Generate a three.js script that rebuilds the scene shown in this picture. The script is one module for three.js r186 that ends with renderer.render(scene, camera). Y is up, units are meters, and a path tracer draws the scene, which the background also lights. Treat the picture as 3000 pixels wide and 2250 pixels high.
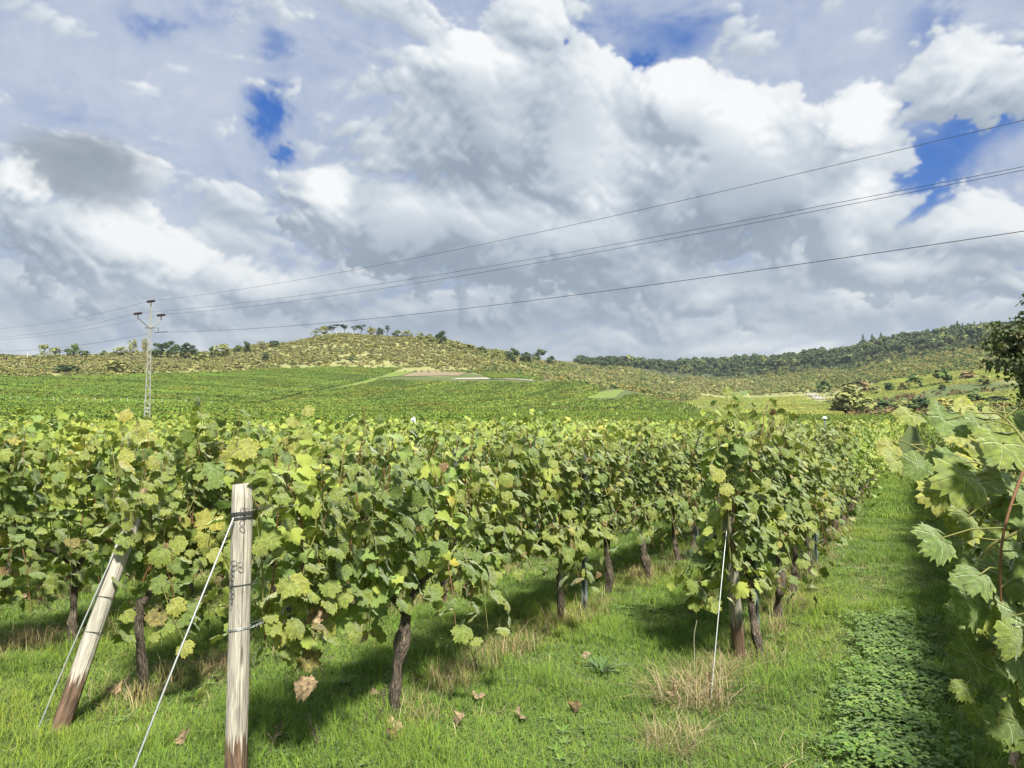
import * as THREE from 'three';
import { mergeGeometries } from 'three/addons/utils/BufferGeometryUtils.js';
// where the clouds stand in view: [x, y, half width, half height, weight], as places in a 2212 x 1659 view
const SKY = {
  base: 0.5, relief: 0.55,
  ramp: [[142, 157, 175], [165, 178, 194], [191, 202, 213], [218, 225, 232], [248, 250, 251]],
  gaps: [[570, 235, 34, 46, 1.6], [605, 312, 20, 20, 1.4], [330, 52, 80, 30, 0.85], [600, 90, 36, 32, .9], [450, 30, 60, 30, .6], [1360, 165, 48, 40, 1.6], [1190, 110, 90, 40, 0.9], [1480, 70, 130, 40, .8], [2010, 50, 70, 50, .8],
    [2010, 350, 110, 65, 1.3], [2140, 245, 130, 50, 1.3], [1930, 230, 50, 60, .9], [1990, 430, 50, 50, 1.0], [2190, 130, 40, 40, .7], [1330, 497, 40, 14, 1.6], [2190, 620, 50, 25, .8], [120, 250, 90, 60, .25]],
  heaps: [[1470, 225, 105, 95, 1.2], [1560, 300, 190, 130, 1.2], [1840, 280, 95, 105, 1.1], [1650, 400, 330, 170, 1.3], [1250, 330, 190, 230, 1.2], [1030, 260, 230, 230, 1.1], [1150, 60, 150, 110, .7], [700, 420, 100, 85, 1.1], [860, 490, 210, 110, 1.2], [1180, 530, 330, 130, 1.2], [1800, 470, 170, 110, 1.2],
    [230, 540, 200, 105, 1.1], [20, 410, 95, 75, 1.0], [370, 570, 60, 60, 1], [2090, 510, 200, 75, 1.0], [1960, 590, 330, 60, .8], [2100, 160, 130, 110, .55], [600, 620, 260, 60, .6], [1500, 640, 260, 60, .7]],
  light: [[1450, 190, 60, 60, .3], [1870, 270, 60, 90, .36], [1600, 270, 120, 70, .2], [1250, 330, 90, 60, .22], [1290, 410, 60, 50, .25], [690, 400, 70, 70, .25], [300, 540, 140, 70, .27], [30, 410, 70, 45, .3], [1880, 400, 60, 60, .25], [1780, 520, 140, 50, .15], [1240, 500, 60, 50, .15], [1690, 745, 150, 30, .35], [1900, 640, 200, 40, .12], [1450, 690, 160, 40, .1], [350, 640, 200, 40, .1], [2100, 130, 110, 80, .12], [870, 350, 90, 30, .1], [420, 200, 180, 60, .1], [1000, 110, 160, 90, .12],
    [1000, 350, 180, 100, -.13], [1600, 520, 260, 90, -.16], [1150, 600, 300, 60, -.12], [850, 560, 200, 60, -.15], [700, 290, 80, 60, -.15], [550, 440, 120, 60, -.22], [30, 560, 90, 90, -.18], [1750, 340, 90, 60, -.12], [1000, 690, 500, 50, -.2], [200, 690, 300, 50, -.15]],
  dark: [[190, 370, 150, 95, 1.1], [95, 330, 60, 40, .7]],
};

// ---------------------------------------------------------------- camera, sky, sun, exposure
const EYE = 1.65, PITCH = Math.atan(125 / 2208), EXPOSURE = 2.1;
const camera = new THREE.PerspectiveCamera(2 * Math.atan(1125 / 2208) * 180 / Math.PI, 4 / 3, 0.05, 9000);
camera.position.set(0, EYE, 0); camera.rotation.set(PITCH, 0, 0);
const scene = new THREE.Scene();
const renderer = new THREE.WebGLRenderer({ antialias: true });
renderer.toneMapping = THREE.LinearToneMapping; renderer.toneMappingExposure = EXPOSURE;
renderer.shadowMap.enabled = true;
const sun = new THREE.DirectionalLight(new THREE.Color(1, 0.945, 0.8), 4.7);
sun.position.set(26, 112, 88); sun.castShadow = true; sun.shadow.radius = 12;
Object.assign(sun.shadow.camera, { left: -60, right: 60, top: 60, bottom: -60, near: 1, far: 400 }); sun.shadow.mapSize.set(4096, 4096);
scene.add(sun, sun.target);

// ---------------------------------------------------------------- small tools
let seedState = 12345;
const seed = (n) => { seedState = n | 0; };
const rnd = () => { seedState = (seedState + 0x6d2b79f5) | 0; let t = Math.imul(seedState ^ (seedState >>> 15), 1 | seedState); t = (t + Math.imul(t ^ (t >>> 7), 61 | t)) ^ t; return ((t ^ (t >>> 14)) >>> 0) / 4294967296; };
const rr = (a, b) => a + (b - a) * rnd();
const gauss = () => (rnd() + rnd() + rnd() + rnd() - 2) * 1.0;
const pick = (a) => a[Math.floor(rnd() * a.length) % a.length];
const clamp = (x, a = 0, b = 1) => Math.min(b, Math.max(a, x));
const lerp = (a, b, t) => a + (b - a) * t;
const smooth = (a, b, x) => { const t = clamp((x - a) / (b - a)); return t * t * (3 - 2 * t); };
const srgb = (c) => (c <= 0.04045 ? c / 12.92 : Math.pow((c + 0.055) / 1.055, 2.4));
const PERM = new Uint8Array(512);
{ seed(77); const p = [...Array(256).keys()]; for (let i = 255; i > 0; i--) { const j = Math.floor(rnd() * (i + 1)); [p[i], p[j]] = [p[j], p[i]]; } for (let i = 0; i < 512; i++) PERM[i] = p[i & 255]; }
const grad3 = (h, x, y, z) => { h &= 15; const u = h < 8 ? x : y, v = h < 4 ? y : (h === 12 || h === 14 ? x : z); return ((h & 1) ? -u : u) + ((h & 2) ? -v : v); };
function noise(x, y, z = 0) {          // gradient noise, about -1..1
  const X = Math.floor(x), Y = Math.floor(y), Z = Math.floor(z); x -= X; y -= Y; z -= Z;
  const a = X & 255, b = Y & 255, c = Z & 255;
  const u = x * x * x * (x * (x * 6 - 15) + 10), v = y * y * y * (y * (y * 6 - 15) + 10), w = z * z * z * (z * (z * 6 - 15) + 10);
  const A = PERM[a] + b, AA = PERM[A & 511] + c, AB = PERM[(A + 1) & 511] + c, B = PERM[a + 1] + b, BA = PERM[B & 511] + c, BB = PERM[(B + 1) & 511] + c;
  return lerp(lerp(lerp(grad3(PERM[AA & 511], x, y, z), grad3(PERM[BA & 511], x - 1, y, z), u), lerp(grad3(PERM[AB & 511], x, y - 1, z), grad3(PERM[BB & 511], x - 1, y - 1, z), u), v),
    lerp(lerp(grad3(PERM[(AA + 1) & 511], x, y, z - 1), grad3(PERM[(BA + 1) & 511], x - 1, y, z - 1), u), lerp(grad3(PERM[(AB + 1) & 511], x, y - 1, z - 1), grad3(PERM[(BB + 1) & 511], x - 1, y - 1, z - 1), u), v), w);
}
const fbm = (x, y, z, n = 4, gain = 0.5) => { let s = 0, a = 1, t = 0; for (let i = 0; i < n; i++) { s += a * noise(x, y, z); t += a; a *= gain; x = x * 2.03 + 17.1; y = y * 2.03 + 5.7; z = z * 2.03 + 9.2; } return s / t; };
const billow = (x, y, z, n = 5, gain = 0.5) => { let s = 0, a = 1, t = 0; for (let i = 0; i < n; i++) { s += a * (2.8 * Math.abs(noise(x, y, z)) - 0.35); t += a; a *= gain; x = x * 2.07 + 3.1; y = y * 2.07 + 15.7; z = z * 2.07 + 1.2; } return s / t; };
// a place in the photograph (3000 x 2250) as a heading and a rise seen from the camera
function sight(px, py) {
  const u = (px - 1500) / 2208, v = (1125 - py) / 2208, y = v * Math.cos(PITCH) + Math.sin(PITCH), z = -Math.cos(PITCH) + v * Math.sin(PITCH);
  const flat = Math.hypot(u, z);
  return { az: Math.atan2(u, -z), rise: y / flat, el: Math.atan2(y, flat) };
}

// ---------------------------------------------------------------- the sky: broken cumulus below a thin veil, computed by direction
{
  const W = 4096, H = 2048, R0 = 1016, NR = H - R0;           // rows from just below the horizon to the zenith
  const n = W * NR, veil = new Float32Array(n), cum = new Float32Array(n), tone = new Float32Array(n), scud = new Float32Array(n), veil0 = new Float32Array(n), cum0 = new Float32Array(n), tone0 = new Float32Array(n), scud0 = new Float32Array(n);
  const K = 3000 / 2212, blobs = (list) => list.map(([x, y, rx, ry, a]) => { const c = sight(x * K, y * K); return { az: c.az, el: c.el, ra: rx * K / 2208 * Math.cos(c.az) ** 1.5, re: ry * K / 2208 * Math.cos(c.az), a }; });
  // [x, y, half width, half height, weight]
  const gaps = blobs(SKY.gaps), heaps = blobs(SKY.heaps), light = blobs(SKY.light), dark = blobs(SKY.dark);
  const put = (field, list, sharp) => {
    for (const b of list) {
      const reach = sharp ? 1.6 : 2.6, x0 = Math.floor(((b.az - reach * b.ra) / (2 * Math.PI) + 0.25 ) * W) - 2, x1 = Math.ceil(((b.az + reach * b.ra) / (2 * Math.PI) + 0.25) * W) + 2;
      const y0 = Math.max(0, Math.floor(((b.el - reach * b.re) / Math.PI + 0.5) * H) - R0), y1 = Math.min(NR - 1, Math.ceil(((b.el + reach * b.re) / Math.PI + 0.5) * H) - R0);
      for (let y = y0; y <= y1; y++) for (let x = x0; x <= x1; x++) {
        const az = ((x + 0.5) / W - 0.25) * 2 * Math.PI, el = ((y + R0 + 0.5) / H - 0.5) * Math.PI;
        const d2 = ((az - b.az) / b.ra) ** 2 + ((el - b.el) / b.re) ** 2, i = y * W + ((x % W) + W) % W;
        if (sharp) { const v = b.a * (1 - Math.sqrt(d2)); if (v > field[i]) field[i] = v; } else field[i] += b.a * Math.exp(-d2 * 1.1);
      }
    }
  };
  cum0.fill(-1); scud0.fill(-1);
  // beyond the view the same kinds of clouds go on at random
  seed(4242);
  for (let k = 0; k < 110; k++) {
    const az = rr(0.95, 2 * Math.PI - 0.95), el = Math.pow(rnd(), 1.3) * 1.25 + 0.05, s = rr(0.05, 0.16), ra = s * rr(1, 1.8) / Math.max(0.35, Math.cos(el)), a = rnd();
    if (a < 0.62) { heaps.push({ az: az > Math.PI * 1.5 ? az - 2 * Math.PI : az, el, ra, re: s, a: 0.9 }); light.push({ az: az > Math.PI * 1.5 ? az - 2 * Math.PI : az, el: el + s * 0.4, ra, re: s, a: 0.12 }); }
    else if (a < 0.8) gaps.push({ az: az > Math.PI * 1.5 ? az - 2 * Math.PI : az, el, ra: ra * 0.7, re: s * 0.5, a: 0.5 });
    else dark.push({ az: az > Math.PI * 1.5 ? az - 2 * Math.PI : az, el, ra, re: s * 0.6, a: 0.6 });
  }
  put(cum0, heaps, true); put(scud0, dark, true); put(veil0, gaps, false); put(tone0, light, false);
  const fine = new Float32Array(n), bank = new Float32Array(n);
  for (let y = 0; y < NR; y++) {
    const el = ((y + R0 + 0.5) / H - 0.5) * Math.PI, ce = Math.cos(el), se = Math.sin(el);
    for (let x = 0; x < W; x++) {
      const az = ((x + 0.5) / W - 0.25) * 2 * Math.PI, dx = Math.sin(az) * ce, dz = -Math.cos(az) * ce, dy = se * 1.25, i = y * W + x;
      const w1 = noise(dx * 7 + 3, dy * 7, dz * 7), w2 = noise(dx * 7, dy * 7 + 9, dz * 7 + 4), f = 10.5;
      const b = billow(dx * f + w1 * 0.22, dy * f + w2 * 0.22, dz * f, 6, 0.56), s = fbm(dx * 9 + w2 * 0.5, dy * 14 + w1 * 0.4, dz * 9, 5, 0.56), big = noise(dx * 4, dy * 5, dz * 4);
      const f4 = fbm(dx * 34 + w1 * 2, dy * 40 + w2 * 2, dz * 34, 5, 0.6), ox = Math.round(s * 18 + f4 * 20), oy = Math.round(w2 * 10 + b * 8 + f4 * 16), j = clamp(y + oy, 0, NR - 1) * W + (x + ox + W) % W;
      fine[i] = f4;
      cum[i] = Math.max(cum0[j], -0.9) + (b - 0.2) * 0.6 + s * 0.55 + big * 0.12 + f4 * 0.26;
      scud[i] = Math.max(scud0[j], -0.9) + s * 0.75 + f4 * 0.3;
      veil[i] = 0.92 + s * 0.55 + big * 0.25 - veil0[j] * 0.8 + f4 * 0.16;
      tone[i] = tone0[j];
      const b2 = billow(dx * 7.5 + w2 * 0.7 + 40, dy * 14 + w1 * 0.5, dz * 7.5, 6, 0.52); bank[i] = -0.12 + (1 - smooth(0.06, 0.42, el)) * 0.5 + (b2 - 0.25) * 0.75 + s * 0.55 + f4 * 0.14 - veil0[j] * 0.75;
    }
  }
  // soft copies of a field, for relief at several sizes
  const blur = (src, r) => {
    const t = new Float32Array(n), o = new Float32Array(n), k = 1 / (2 * r + 1);
    for (let y = 0; y < NR; y++) { let s = 0; const q = y * W; for (let d = -r; d <= r; d++) s += src[q + (d + W) % W]; for (let x = 0; x < W; x++) { t[q + x] = s * k; s += src[q + (x + r + 1) % W] - src[q + (x - r + W) % W]; } }
    for (let x = 0; x < W; x++) { let s = 0; const g = (y) => t[clamp(y, 0, NR - 1) * W + x]; for (let d = -r; d <= r; d++) s += g(d); for (let y = 0; y < NR; y++) { o[y * W + x] = s * k; s += g(y + r + 1) - g(y - r); } }
    return o;
  };
  const body = new Float32Array(n); for (let i = 0; i < n; i++) body[i] = clamp(cum[i] * 1.1 + 0.25, 0, 1.2);
  const body2 = new Float32Array(n); for (let i = 0; i < n; i++) body2[i] = clamp(bank[i] * 1.1 + 0.25, 0, 1.2);
  const bankSoft = blur(body2, 3), bankSofter = blur(bankSoft, 12), soft = blur(body, 3), softer = blur(soft, 14), softest = blur(softer, 34);
  const data = new Float32Array(W * H * 4);
  const S = (r, g, b) => [srgb(r / 255) / EXPOSURE, srgb(g / 255) / EXPOSURE, srgb(b / 255) / EXPOSURE];
  const ramp = SKY.ramp.map((c) => S(...c)), rampAt = (t, c) => { const k = clamp(t) * (ramp.length - 1), j = Math.min(ramp.length - 2, Math.floor(k)); return lerp(ramp[j][c], ramp[j + 1][c], k - j); };
  const blueLow = S(104, 150, 216), blueHigh = S(58, 112, 194), veilDark = S(146, 166, 200), veilLight = S(208, 216, 229), greyA = S(140, 153, 167), greyB = S(172, 182, 194), stratus = S(158, 172, 187), stratusLight = S(206, 213, 218);
  for (let y = 0; y < NR; y++) {
    const el = ((y + R0 + 0.5) / H - 0.5) * Math.PI, yu = Math.min(NR - 1, y + 3), low = 1 - smooth(0.04, 0.3, el);
    for (let x = 0; x < W; x++) {
      const i = y * W + x, xr = (x + 3) % W, at = (f, s) => (f[i] - f[yu * W + x]) * 0.75 * s + (f[i] - f[y * W + xr]) * 0.66 * s;
      const relief = at(body, 0.55) + at(soft, 1.7) + (softer[i] - softer[Math.min(NR - 1, y + 12) * W + x]) * 1.3 + (softer[i] - softer[y * W + (x + 12) % W]) * 1.0 + (softest[i] - softest[Math.min(NR - 1, y + 30) * W + x]) * 0.55;
      const a = smooth(-0.04, 0.13 + 0.16 * low, cum[i]), thick = clamp(softest[i] - 0.45);
      const t = SKY.base + tone[i] + clamp(relief * SKY.relief, -0.26, 0.46) - thick * 0.1 - low * 0.04 + fine[i] * 0.05;
      const relief2 = at(body2, 0.4) + at(bankSoft, 1.5) + (bankSofter[i] - bankSofter[Math.min(NR - 1, y + 9) * W + x]) * 1.3 + (bankSofter[i] - bankSofter[y * W + (x + 9) % W]) * 1.0;
      const ba = smooth(-0.05, 0.22, bank[i]) * 0.93, bt = 0.55 + clamp(relief2 * 0.52, -0.18, 0.36) + tone[i] * 0.9 + fine[i] * 0.06 + (veil[i] - 0.86) * 0.22 - clamp(bankSofter[i] - 0.6) * 0.16 + (1 - low) * 0.05;
      const va = smooth(-0.35, 0.95, veil[i]), vt = clamp(0.52 + tone[i] * 1.3 + fine[i] * 0.2 + (veil[i] - 0.8) * 0.55);
      const sa = smooth(-0.25, 0.7, scud[i]) * 0.9, st = clamp(0.35 + fine[i] * 0.3 - scud[i] * 0.25 + relief * 0.5);
      const la = low * smooth(-0.5, 0.4, fine[i] * 0.6 + softest[i] * 0.4 + 0.3) * 0.5, lt = clamp(0.42 + fine[i] * 0.5 + tone[i] * 1.6 + relief * 0.8 + (veil[i] - 0.86) * 0.45);
      const o = ((y + R0) * W + x) * 4;
      for (let c = 0; c < 3; c++) {
        let v = lerp(blueLow[c], blueHigh[c], smooth(0.05, 0.45, el));
        v = lerp(v, lerp(veilDark[c], veilLight[c], vt), va * 0.96);
        v = lerp(v, rampAt(bt, c), ba);
        v = lerp(v, rampAt(t, c), a);
        v = lerp(v, lerp(stratus[c], stratusLight[c], lt), la);
        v = lerp(v, lerp(greyA[c], greyB[c], st), sa);
        data[o + c] = v;
      }
      data[o + 3] = 1;
    }
  }
  const below = [0.10, 0.12, 0.09];
  for (let y = 0; y < R0; y++) for (let x = 0; x < W; x++) { const o = (y * W + x) * 4; for (let c = 0; c < 3; c++) data[o + c] = below[c]; data[o + 3] = 1; }
  const tex = new THREE.DataTexture(data, W, H, THREE.RGBAFormat, THREE.FloatType);
  tex.mapping = THREE.EquirectangularReflectionMapping; tex.magFilter = tex.minFilter = THREE.LinearFilter; tex.wrapS = THREE.RepeatWrapping; tex.needsUpdate = true;
  scene.background = tex; scene.environment = tex;
}

// ---------------------------------------------------------------- names and records
const counts = new Map();
function numbered(name) { const c = counts.get(name) || 0; counts.set(name, c + 1); return c ? name + '_' + String(c).padStart(3, '0') : name; }
function tag(o, label, category, group, kind) { if (label) o.userData.label = label; if (category) o.userData.category = category; if (group) o.userData.group = group; if (kind) o.userData.kind = kind; return o; }
const shade = (o) => { o.castShadow = true; o.receiveShadow = true; return o; };
function thing(name, label, category, group) { const g = new THREE.Group(); g.name = numbered(name); scene.add(g); return tag(g, label, category, group); }
function part(name, geo, mat, parent, kind) { const m = shade(new THREE.Mesh(geo, mat)); m.name = name; parent.add(m); if (kind) m.userData.kind = kind; return m; }
function solid(name, geo, mat, label, category, group, kind) { const m = shade(new THREE.Mesh(geo, mat)); m.name = numbered(name); scene.add(m); return tag(m, label, category, group, kind); }
const rgb = (r, g, b) => new THREE.Color().setRGB(r, g, b);
const V = (x, y, z) => new THREE.Vector3(x, y, z);

// ---------------------------------------------------------------- the lie of the land: for headings across the view, [distance, where that ground shows, height of what grows there]
const VH = 1.65;
const LAND = [
  [-500, [[110, 1222, VH], [220, 1178, VH], [450, 1102, VH], [560, 1078, 0], [680, 1052, 0], [900, 1056, 0], [1500, 1100, 0], [3500, 1180, 0]]],
  [0, [[110, 1222, VH], [220, 1178, VH], [450, 1101, VH], [560, 1076, 0], [680, 1049, 0], [900, 1054, 0], [1500, 1100, 0], [3500, 1180, 0]]],
  [600, [[110, 1222, VH], [220, 1181, VH], [500, 1090, VH], [600, 1062, 0], [720, 1036, 0], [950, 1062, 0], [1500, 1100, 0], [3500, 1180, 0]]],
  [800, [[110, 1222, VH], [220, 1184, VH], [350, 1140, VH], [510, 1078, VH], [610, 1048, 0], [730, 1008, 0], [950, 1030, 0], [1500, 1100, 0], [3500, 1180, 0]]],
  [1000, [[110, 1222, VH], [220, 1188, VH], [350, 1142, VH], [520, 1072, VH], [620, 1030, 0], [740, 980, 0], [950, 1010, 0], [1500, 1090, 0], [3500, 1180, 0]]],
  [1250, [[110, 1223, VH], [220, 1192, VH], [350, 1147, VH], [500, 1083, VH], [620, 1035, 0], [740, 992, 0], [950, 1020, 0], [1500, 1090, 0], [3500, 1180, 0]]],
  [1450, [[110, 1224, VH], [220, 1195, VH], [350, 1151, VH], [470, 1100, VH], [600, 1066, 0], [740, 1032, 0], [950, 1044, 0], [1300, 1080, 0], [3500, 1180, 0]]],
  [1620, [[110, 1225, VH], [220, 1197, VH], [350, 1155, VH], [460, 1114, VH], [620, 1098, 0], [800, 1074, 0], [950, 1062, 0], [1300, 1085, 0], [3500, 1180, 0]]],
  [1800, [[110, 1226, VH], [220, 1200, VH], [350, 1160, VH], [430, 1136, VH], [560, 1134, 0], [800, 1112, 0], [1150, 1074, 0], [1500, 1090, 0], [3500, 1180, 0]]],
  [2000, [[110, 1229, VH], [220, 1206, VH], [320, 1184, VH], [420, 1174, VH], [700, 1152, 0], [1000, 1122, 0], [1300, 1084, 0], [1700, 1100, 0], [3500, 1180, 0]]],
  [2150, [[110, 1231, VH], [220, 1211, VH], [350, 1196, VH], [600, 1168, 1], [800, 1150, 0], [1050, 1118, 0], [1350, 1074, 0], [1700, 1090, 0], [3500, 1180, 0]]],
  [2450, [[110, 1233, VH], [220, 1213, VH], [350, 1190, 1], [600, 1160, 1], [800, 1136, 0], [1050, 1098, 0], [1350, 1050, 0], [1700, 1070, 0], [3500, 1180, 0]]],
  [2650, [[110, 1233, VH], [220, 1211, VH], [300, 1195, 1], [450, 1158, 1], [600, 1112, 1], [720, 1112, 0], [1000, 1072, 0], [1350, 1010, 0], [1700, 1040, 0], [3500, 1180, 0]]],
  [2850, [[110, 1233, VH], [220, 1208, VH], [300, 1188, 1], [450, 1142, 1], [620, 1086, 1], [740, 1092, 0], [1000, 1046, 0], [1350, 984, 0], [1700, 1010, 0], [3500, 1180, 0]]],
  [3050, [[110, 1232, VH], [220, 1202, VH], [300, 1178, 1], [450, 1128, 1], [620, 1072, 1], [740, 1078, 0], [1000, 1030, 0], [1350, 970, 0], [1700, 1000, 0], [3500, 1180, 0]]],
  [3700, [[110, 1232, VH], [220, 1200, VH], [300, 1178, 1], [450, 1128, 1], [620, 1072, 1], [740, 1078, 0], [1000, 1030, 0], [1350, 970, 0], [1700, 1000, 0], [3500, 1180, 0]]],
].map(([px, list]) => ({ az: sight(px, 1250).az, p: [[0, 0], [25, 0], [60, 0.25], ...list.map(([r, y, v]) => [r, EYE + r * sight(px, y).rise - v])] }));
function alongColumn(p, r) {
  if (r >= p[p.length - 1][0]) return p[p.length - 1][1];
  let i = 0; while (p[i + 1][0] < r) i++;
  const slope = (j) => (j <= 0 || j >= p.length - 1 ? 0 : (() => { const a = (p[j][1] - p[j - 1][1]) / (p[j][0] - p[j - 1][0]), b = (p[j + 1][1] - p[j][1]) / (p[j + 1][0] - p[j][0]); return a * b <= 0 ? 0 : 2 * a * b / (a + b); })());
  const h = p[i + 1][0] - p[i][0], t = (r - p[i][0]) / h, m0 = slope(i) * h, m1 = slope(i + 1) * h, t2 = t * t, t3 = t2 * t;
  return (2 * t3 - 3 * t2 + 1) * p[i][1] + (t3 - 2 * t2 + t) * m0 + (-2 * t3 + 3 * t2) * p[i + 1][1] + (t3 - t2) * m1;
}
function height(x, z) {
  const r = Math.hypot(x, z), az = Math.atan2(x, -z);
  let i = 0; while (i < LAND.length - 2 && LAND[i + 1].az < az) i++;
  const t = clamp((az - LAND[i].az) / (LAND[i + 1].az - LAND[i].az)), a = alongColumn(LAND[i].p, r), b = alongColumn(LAND[i + 1].p, r);
  const front = smooth(-0.4, 0.5, -z / (r + 1e-6)), rough = smooth(450, 800, r);
  return lerp(a, b, t * t * (3 - 2 * t)) * front + noise(x * 0.9, z * 0.9, 3) * 0.018 * smooth(0.5, 3, r) + fbm(x / 55, z / 55, 1.5, 4) * 3.2 * rough;
}
// the ground that a line of sight meets
function ground(px, py, rise = 0) {
  const s = sight(px, py), sx = Math.sin(s.az), sz = -Math.cos(s.az); let r0 = 4;
  for (let r = 4; r < 2400; r *= 1.006) { if (height(sx * r, sz * r) + rise >= EYE + r * s.rise) { r0 = r; break; } r0 = r; }
  return { x: sx * r0, z: sz * r0, y: height(sx * r0, sz * r0), r: r0, per: r0 / 2208 * Math.hypot(1, (px - 1500) / 2208) / Math.hypot(1, (px - 1500) / 2208) };
}
const away = (px, r) => { const a = sight(px, 1250).az, x = Math.sin(a) * r, z = -Math.cos(a) * r; return { x, z, y: height(x, z), r }; };

// rows of vines: n across the rows (to the right), s along them
const TURN = 28 * Math.PI / 180, CT = Math.cos(TURN), ST = Math.sin(TURN), ROWTURN = Math.PI / 2 - TURN;
const at = (n, s) => { const x = n * CT + s * ST, z = n * ST - s * CT; return V(x, height(x, z), z); };
const GAP = 1.54, rowN = (k) => (k === 0 ? 0.78 : 0.45 - GAP * k);

// ---------------------------------------------------------------- surfaces
function texture(w, h, fn, color = true) {
  const d = new Uint8Array(w * h * 4);
  for (let y = 0; y < h; y++) for (let x = 0; x < w; x++) { const c = fn(x / w, y / h, x, y), o = (y * w + x) * 4; d[o] = clamp(c[0]) * 255; d[o + 1] = clamp(c[1]) * 255; d[o + 2] = clamp(c[2]) * 255; d[o + 3] = 255; }
  const t = new THREE.DataTexture(d, w, h); t.wrapS = t.wrapT = THREE.RepeatWrapping; t.magFilter = THREE.LinearFilter; t.minFilter = THREE.LinearMipmapLinearFilter; t.generateMipmaps = true;
  if (color) t.colorSpace = THREE.SRGBColorSpace; t.needsUpdate = true; return t;
}
const tile = (fn, u, v, s) => { const a = u * 2 * Math.PI, b = v * 2 * Math.PI; return fn(Math.cos(a) * s + Math.cos(b) * s * 0.37, Math.sin(a) * s + 7, Math.sin(b) * s + Math.cos(b) * s * 0.6); };

// leaf print: five main veins with side veins, mottling
const VEINS = [[0, 1], [0.92, 0.9], [-0.92, 0.9], [1.85, 0.72], [-1.85, 0.72]];
function veinAt(x, y) {              // 0 between, 1 on a vein; (x, y) in leaf units, tip towards +y
  let m = 0; const r = Math.hypot(x, y), a = Math.atan2(x, y);
  for (const [va, len] of VEINS) {
    const c = Math.cos(a - va) * r, d = Math.abs(Math.sin(a - va) * r);
    if (c > 0 && c < len) { m = Math.max(m, 1 - smooth(0.006, 0.022, d)); const k = ((c - d * 0.85) * 6.5) % 1; if (d < 0.42 * (1.1 - c)) m = Math.max(m, 0.3 * (1 - smooth(0.03, 0.14, Math.abs(k - 0.5)))); }
  }
  return m;
}
const leafUV = (x, y) => [(x + 1.1) / 2.2, (y + 0.85) / 2.2], fromUV = (u, v) => [u * 2.2 - 1.1, v * 2.2 - 0.85];
const leafPrint = texture(256, 256, (u, v) => { const [x, y] = fromUV(u, v), ve = veinAt(x, y), m = fbm(x * 5, y * 5, 2, 4), e = 0.8 + m * 0.34 + ve * 0.17, rim = smooth(0.62, 0.95, Math.hypot(x, y) + m * 0.3) * 0.12; return [e * 0.98 + ve * 0.03 + rim, e + rim * 0.6, e * 0.92 + m * 0.1]; });
const dryPrint = texture(256, 256, (u, v) => { const [x, y] = fromUV(u, v), ve = veinAt(x, y), m = fbm(x * 4, y * 4, 5, 4), s = smooth(0.1, 0.35, fbm(x * 7 + 3, y * 7, 8, 3)); const e = 0.78 + m * 0.4 - s * 0.25 - ve * 0.12; return [e, e * 0.97, e * 0.92]; });
const leafRelief = texture(256, 256, (u, v) => { const [x, y] = fromUV(u, v), e = 0.6 - veinAt(x, y) * 0.5 + fbm(x * 9, y * 9, 1, 3) * 0.3; return [e, e, e]; }, false);
const leafMat = (r, g, b, o = {}) => new THREE.MeshPhysicalMaterial({ color: rgb(r, g, b), map: leafPrint, bumpMap: leafRelief, bumpScale: 0.0035, roughness: 0.95, transmission: 0.44, thickness: 0, clearcoat: 0.14, clearcoatRoughness: 0.4, side: THREE.DoubleSide, ...o });
const TONES = [[0.265, 0.345, 0.042], [0.195, 0.28, 0.034], [0.215, 0.32, 0.068], [0.335, 0.4, 0.06], [0.42, 0.44, 0.075], [0.5, 0.46, 0.07], [0.29, 0.27, 0.07], [0.29, 0.21, 0.1], [0.5, 0.39, 0.26]];
const LEAF = TONES.map((t, i) => (i < 6 ? leafMat(...t) : leafMat(...t, { map: dryPrint, clearcoat: 0.03, transmission: i === 6 ? 0.28 : 0.15 })));
const LEAFV = new THREE.MeshPhysicalMaterial({ color: 0xffffff, vertexColors: true, roughness: 0.95, transmission: 0.42, thickness: 0, clearcoat: 0.1, clearcoatRoughness: 0.5, side: THREE.DoubleSide });
const FAR = new THREE.MeshStandardMaterial({ color: 0xffffff, vertexColors: true, roughness: 0.95, side: THREE.DoubleSide });
const bark = (a, b, c, s) => { const t = texture(256, 256, (u, v) => { const f = tile((x, y, z) => fbm(x, y, z, 3), u, v * 0.3, 5) , g = tile((x, y, z) => fbm(x * 2, y * 2, z, 4), u, v, 4), e = clamp(0.5 + f * 0.9 + g * 0.5); return [lerp(a[0], b[0], e), lerp(a[1], b[1], e), lerp(a[2], b[2], e)]; }); t.repeat.set(c, s); return t; };
const barkMap = bark([0.14, 0.115, 0.1], [0.58, 0.53, 0.47], 1, 2.5), barkBump = texture(256, 256, (u, v) => { const e = 0.5 + tile((x, y, z) => fbm(x, y, z, 4), u, v * 0.35, 6) * 0.9; return [e, e, e]; }, false);
const BARK = new THREE.MeshStandardMaterial({ map: barkMap, bumpMap: barkBump, bumpScale: 0.02, roughness: 0.95 });
const CANE = new THREE.MeshStandardMaterial({ color: rgb(0.16, 0.075, 0.035), roughness: 0.7 }), GREENCANE = new THREE.MeshStandardMaterial({ color: rgb(0.17, 0.17, 0.05), roughness: 0.7 });
const WIRE = new THREE.MeshStandardMaterial({ color: rgb(0.42, 0.44, 0.45), metalness: 0.7, roughness: 0.45 }), DARKWIRE = new THREE.MeshStandardMaterial({ color: rgb(0.08, 0.085, 0.09), metalness: 0.5, roughness: 0.6 });
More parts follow.
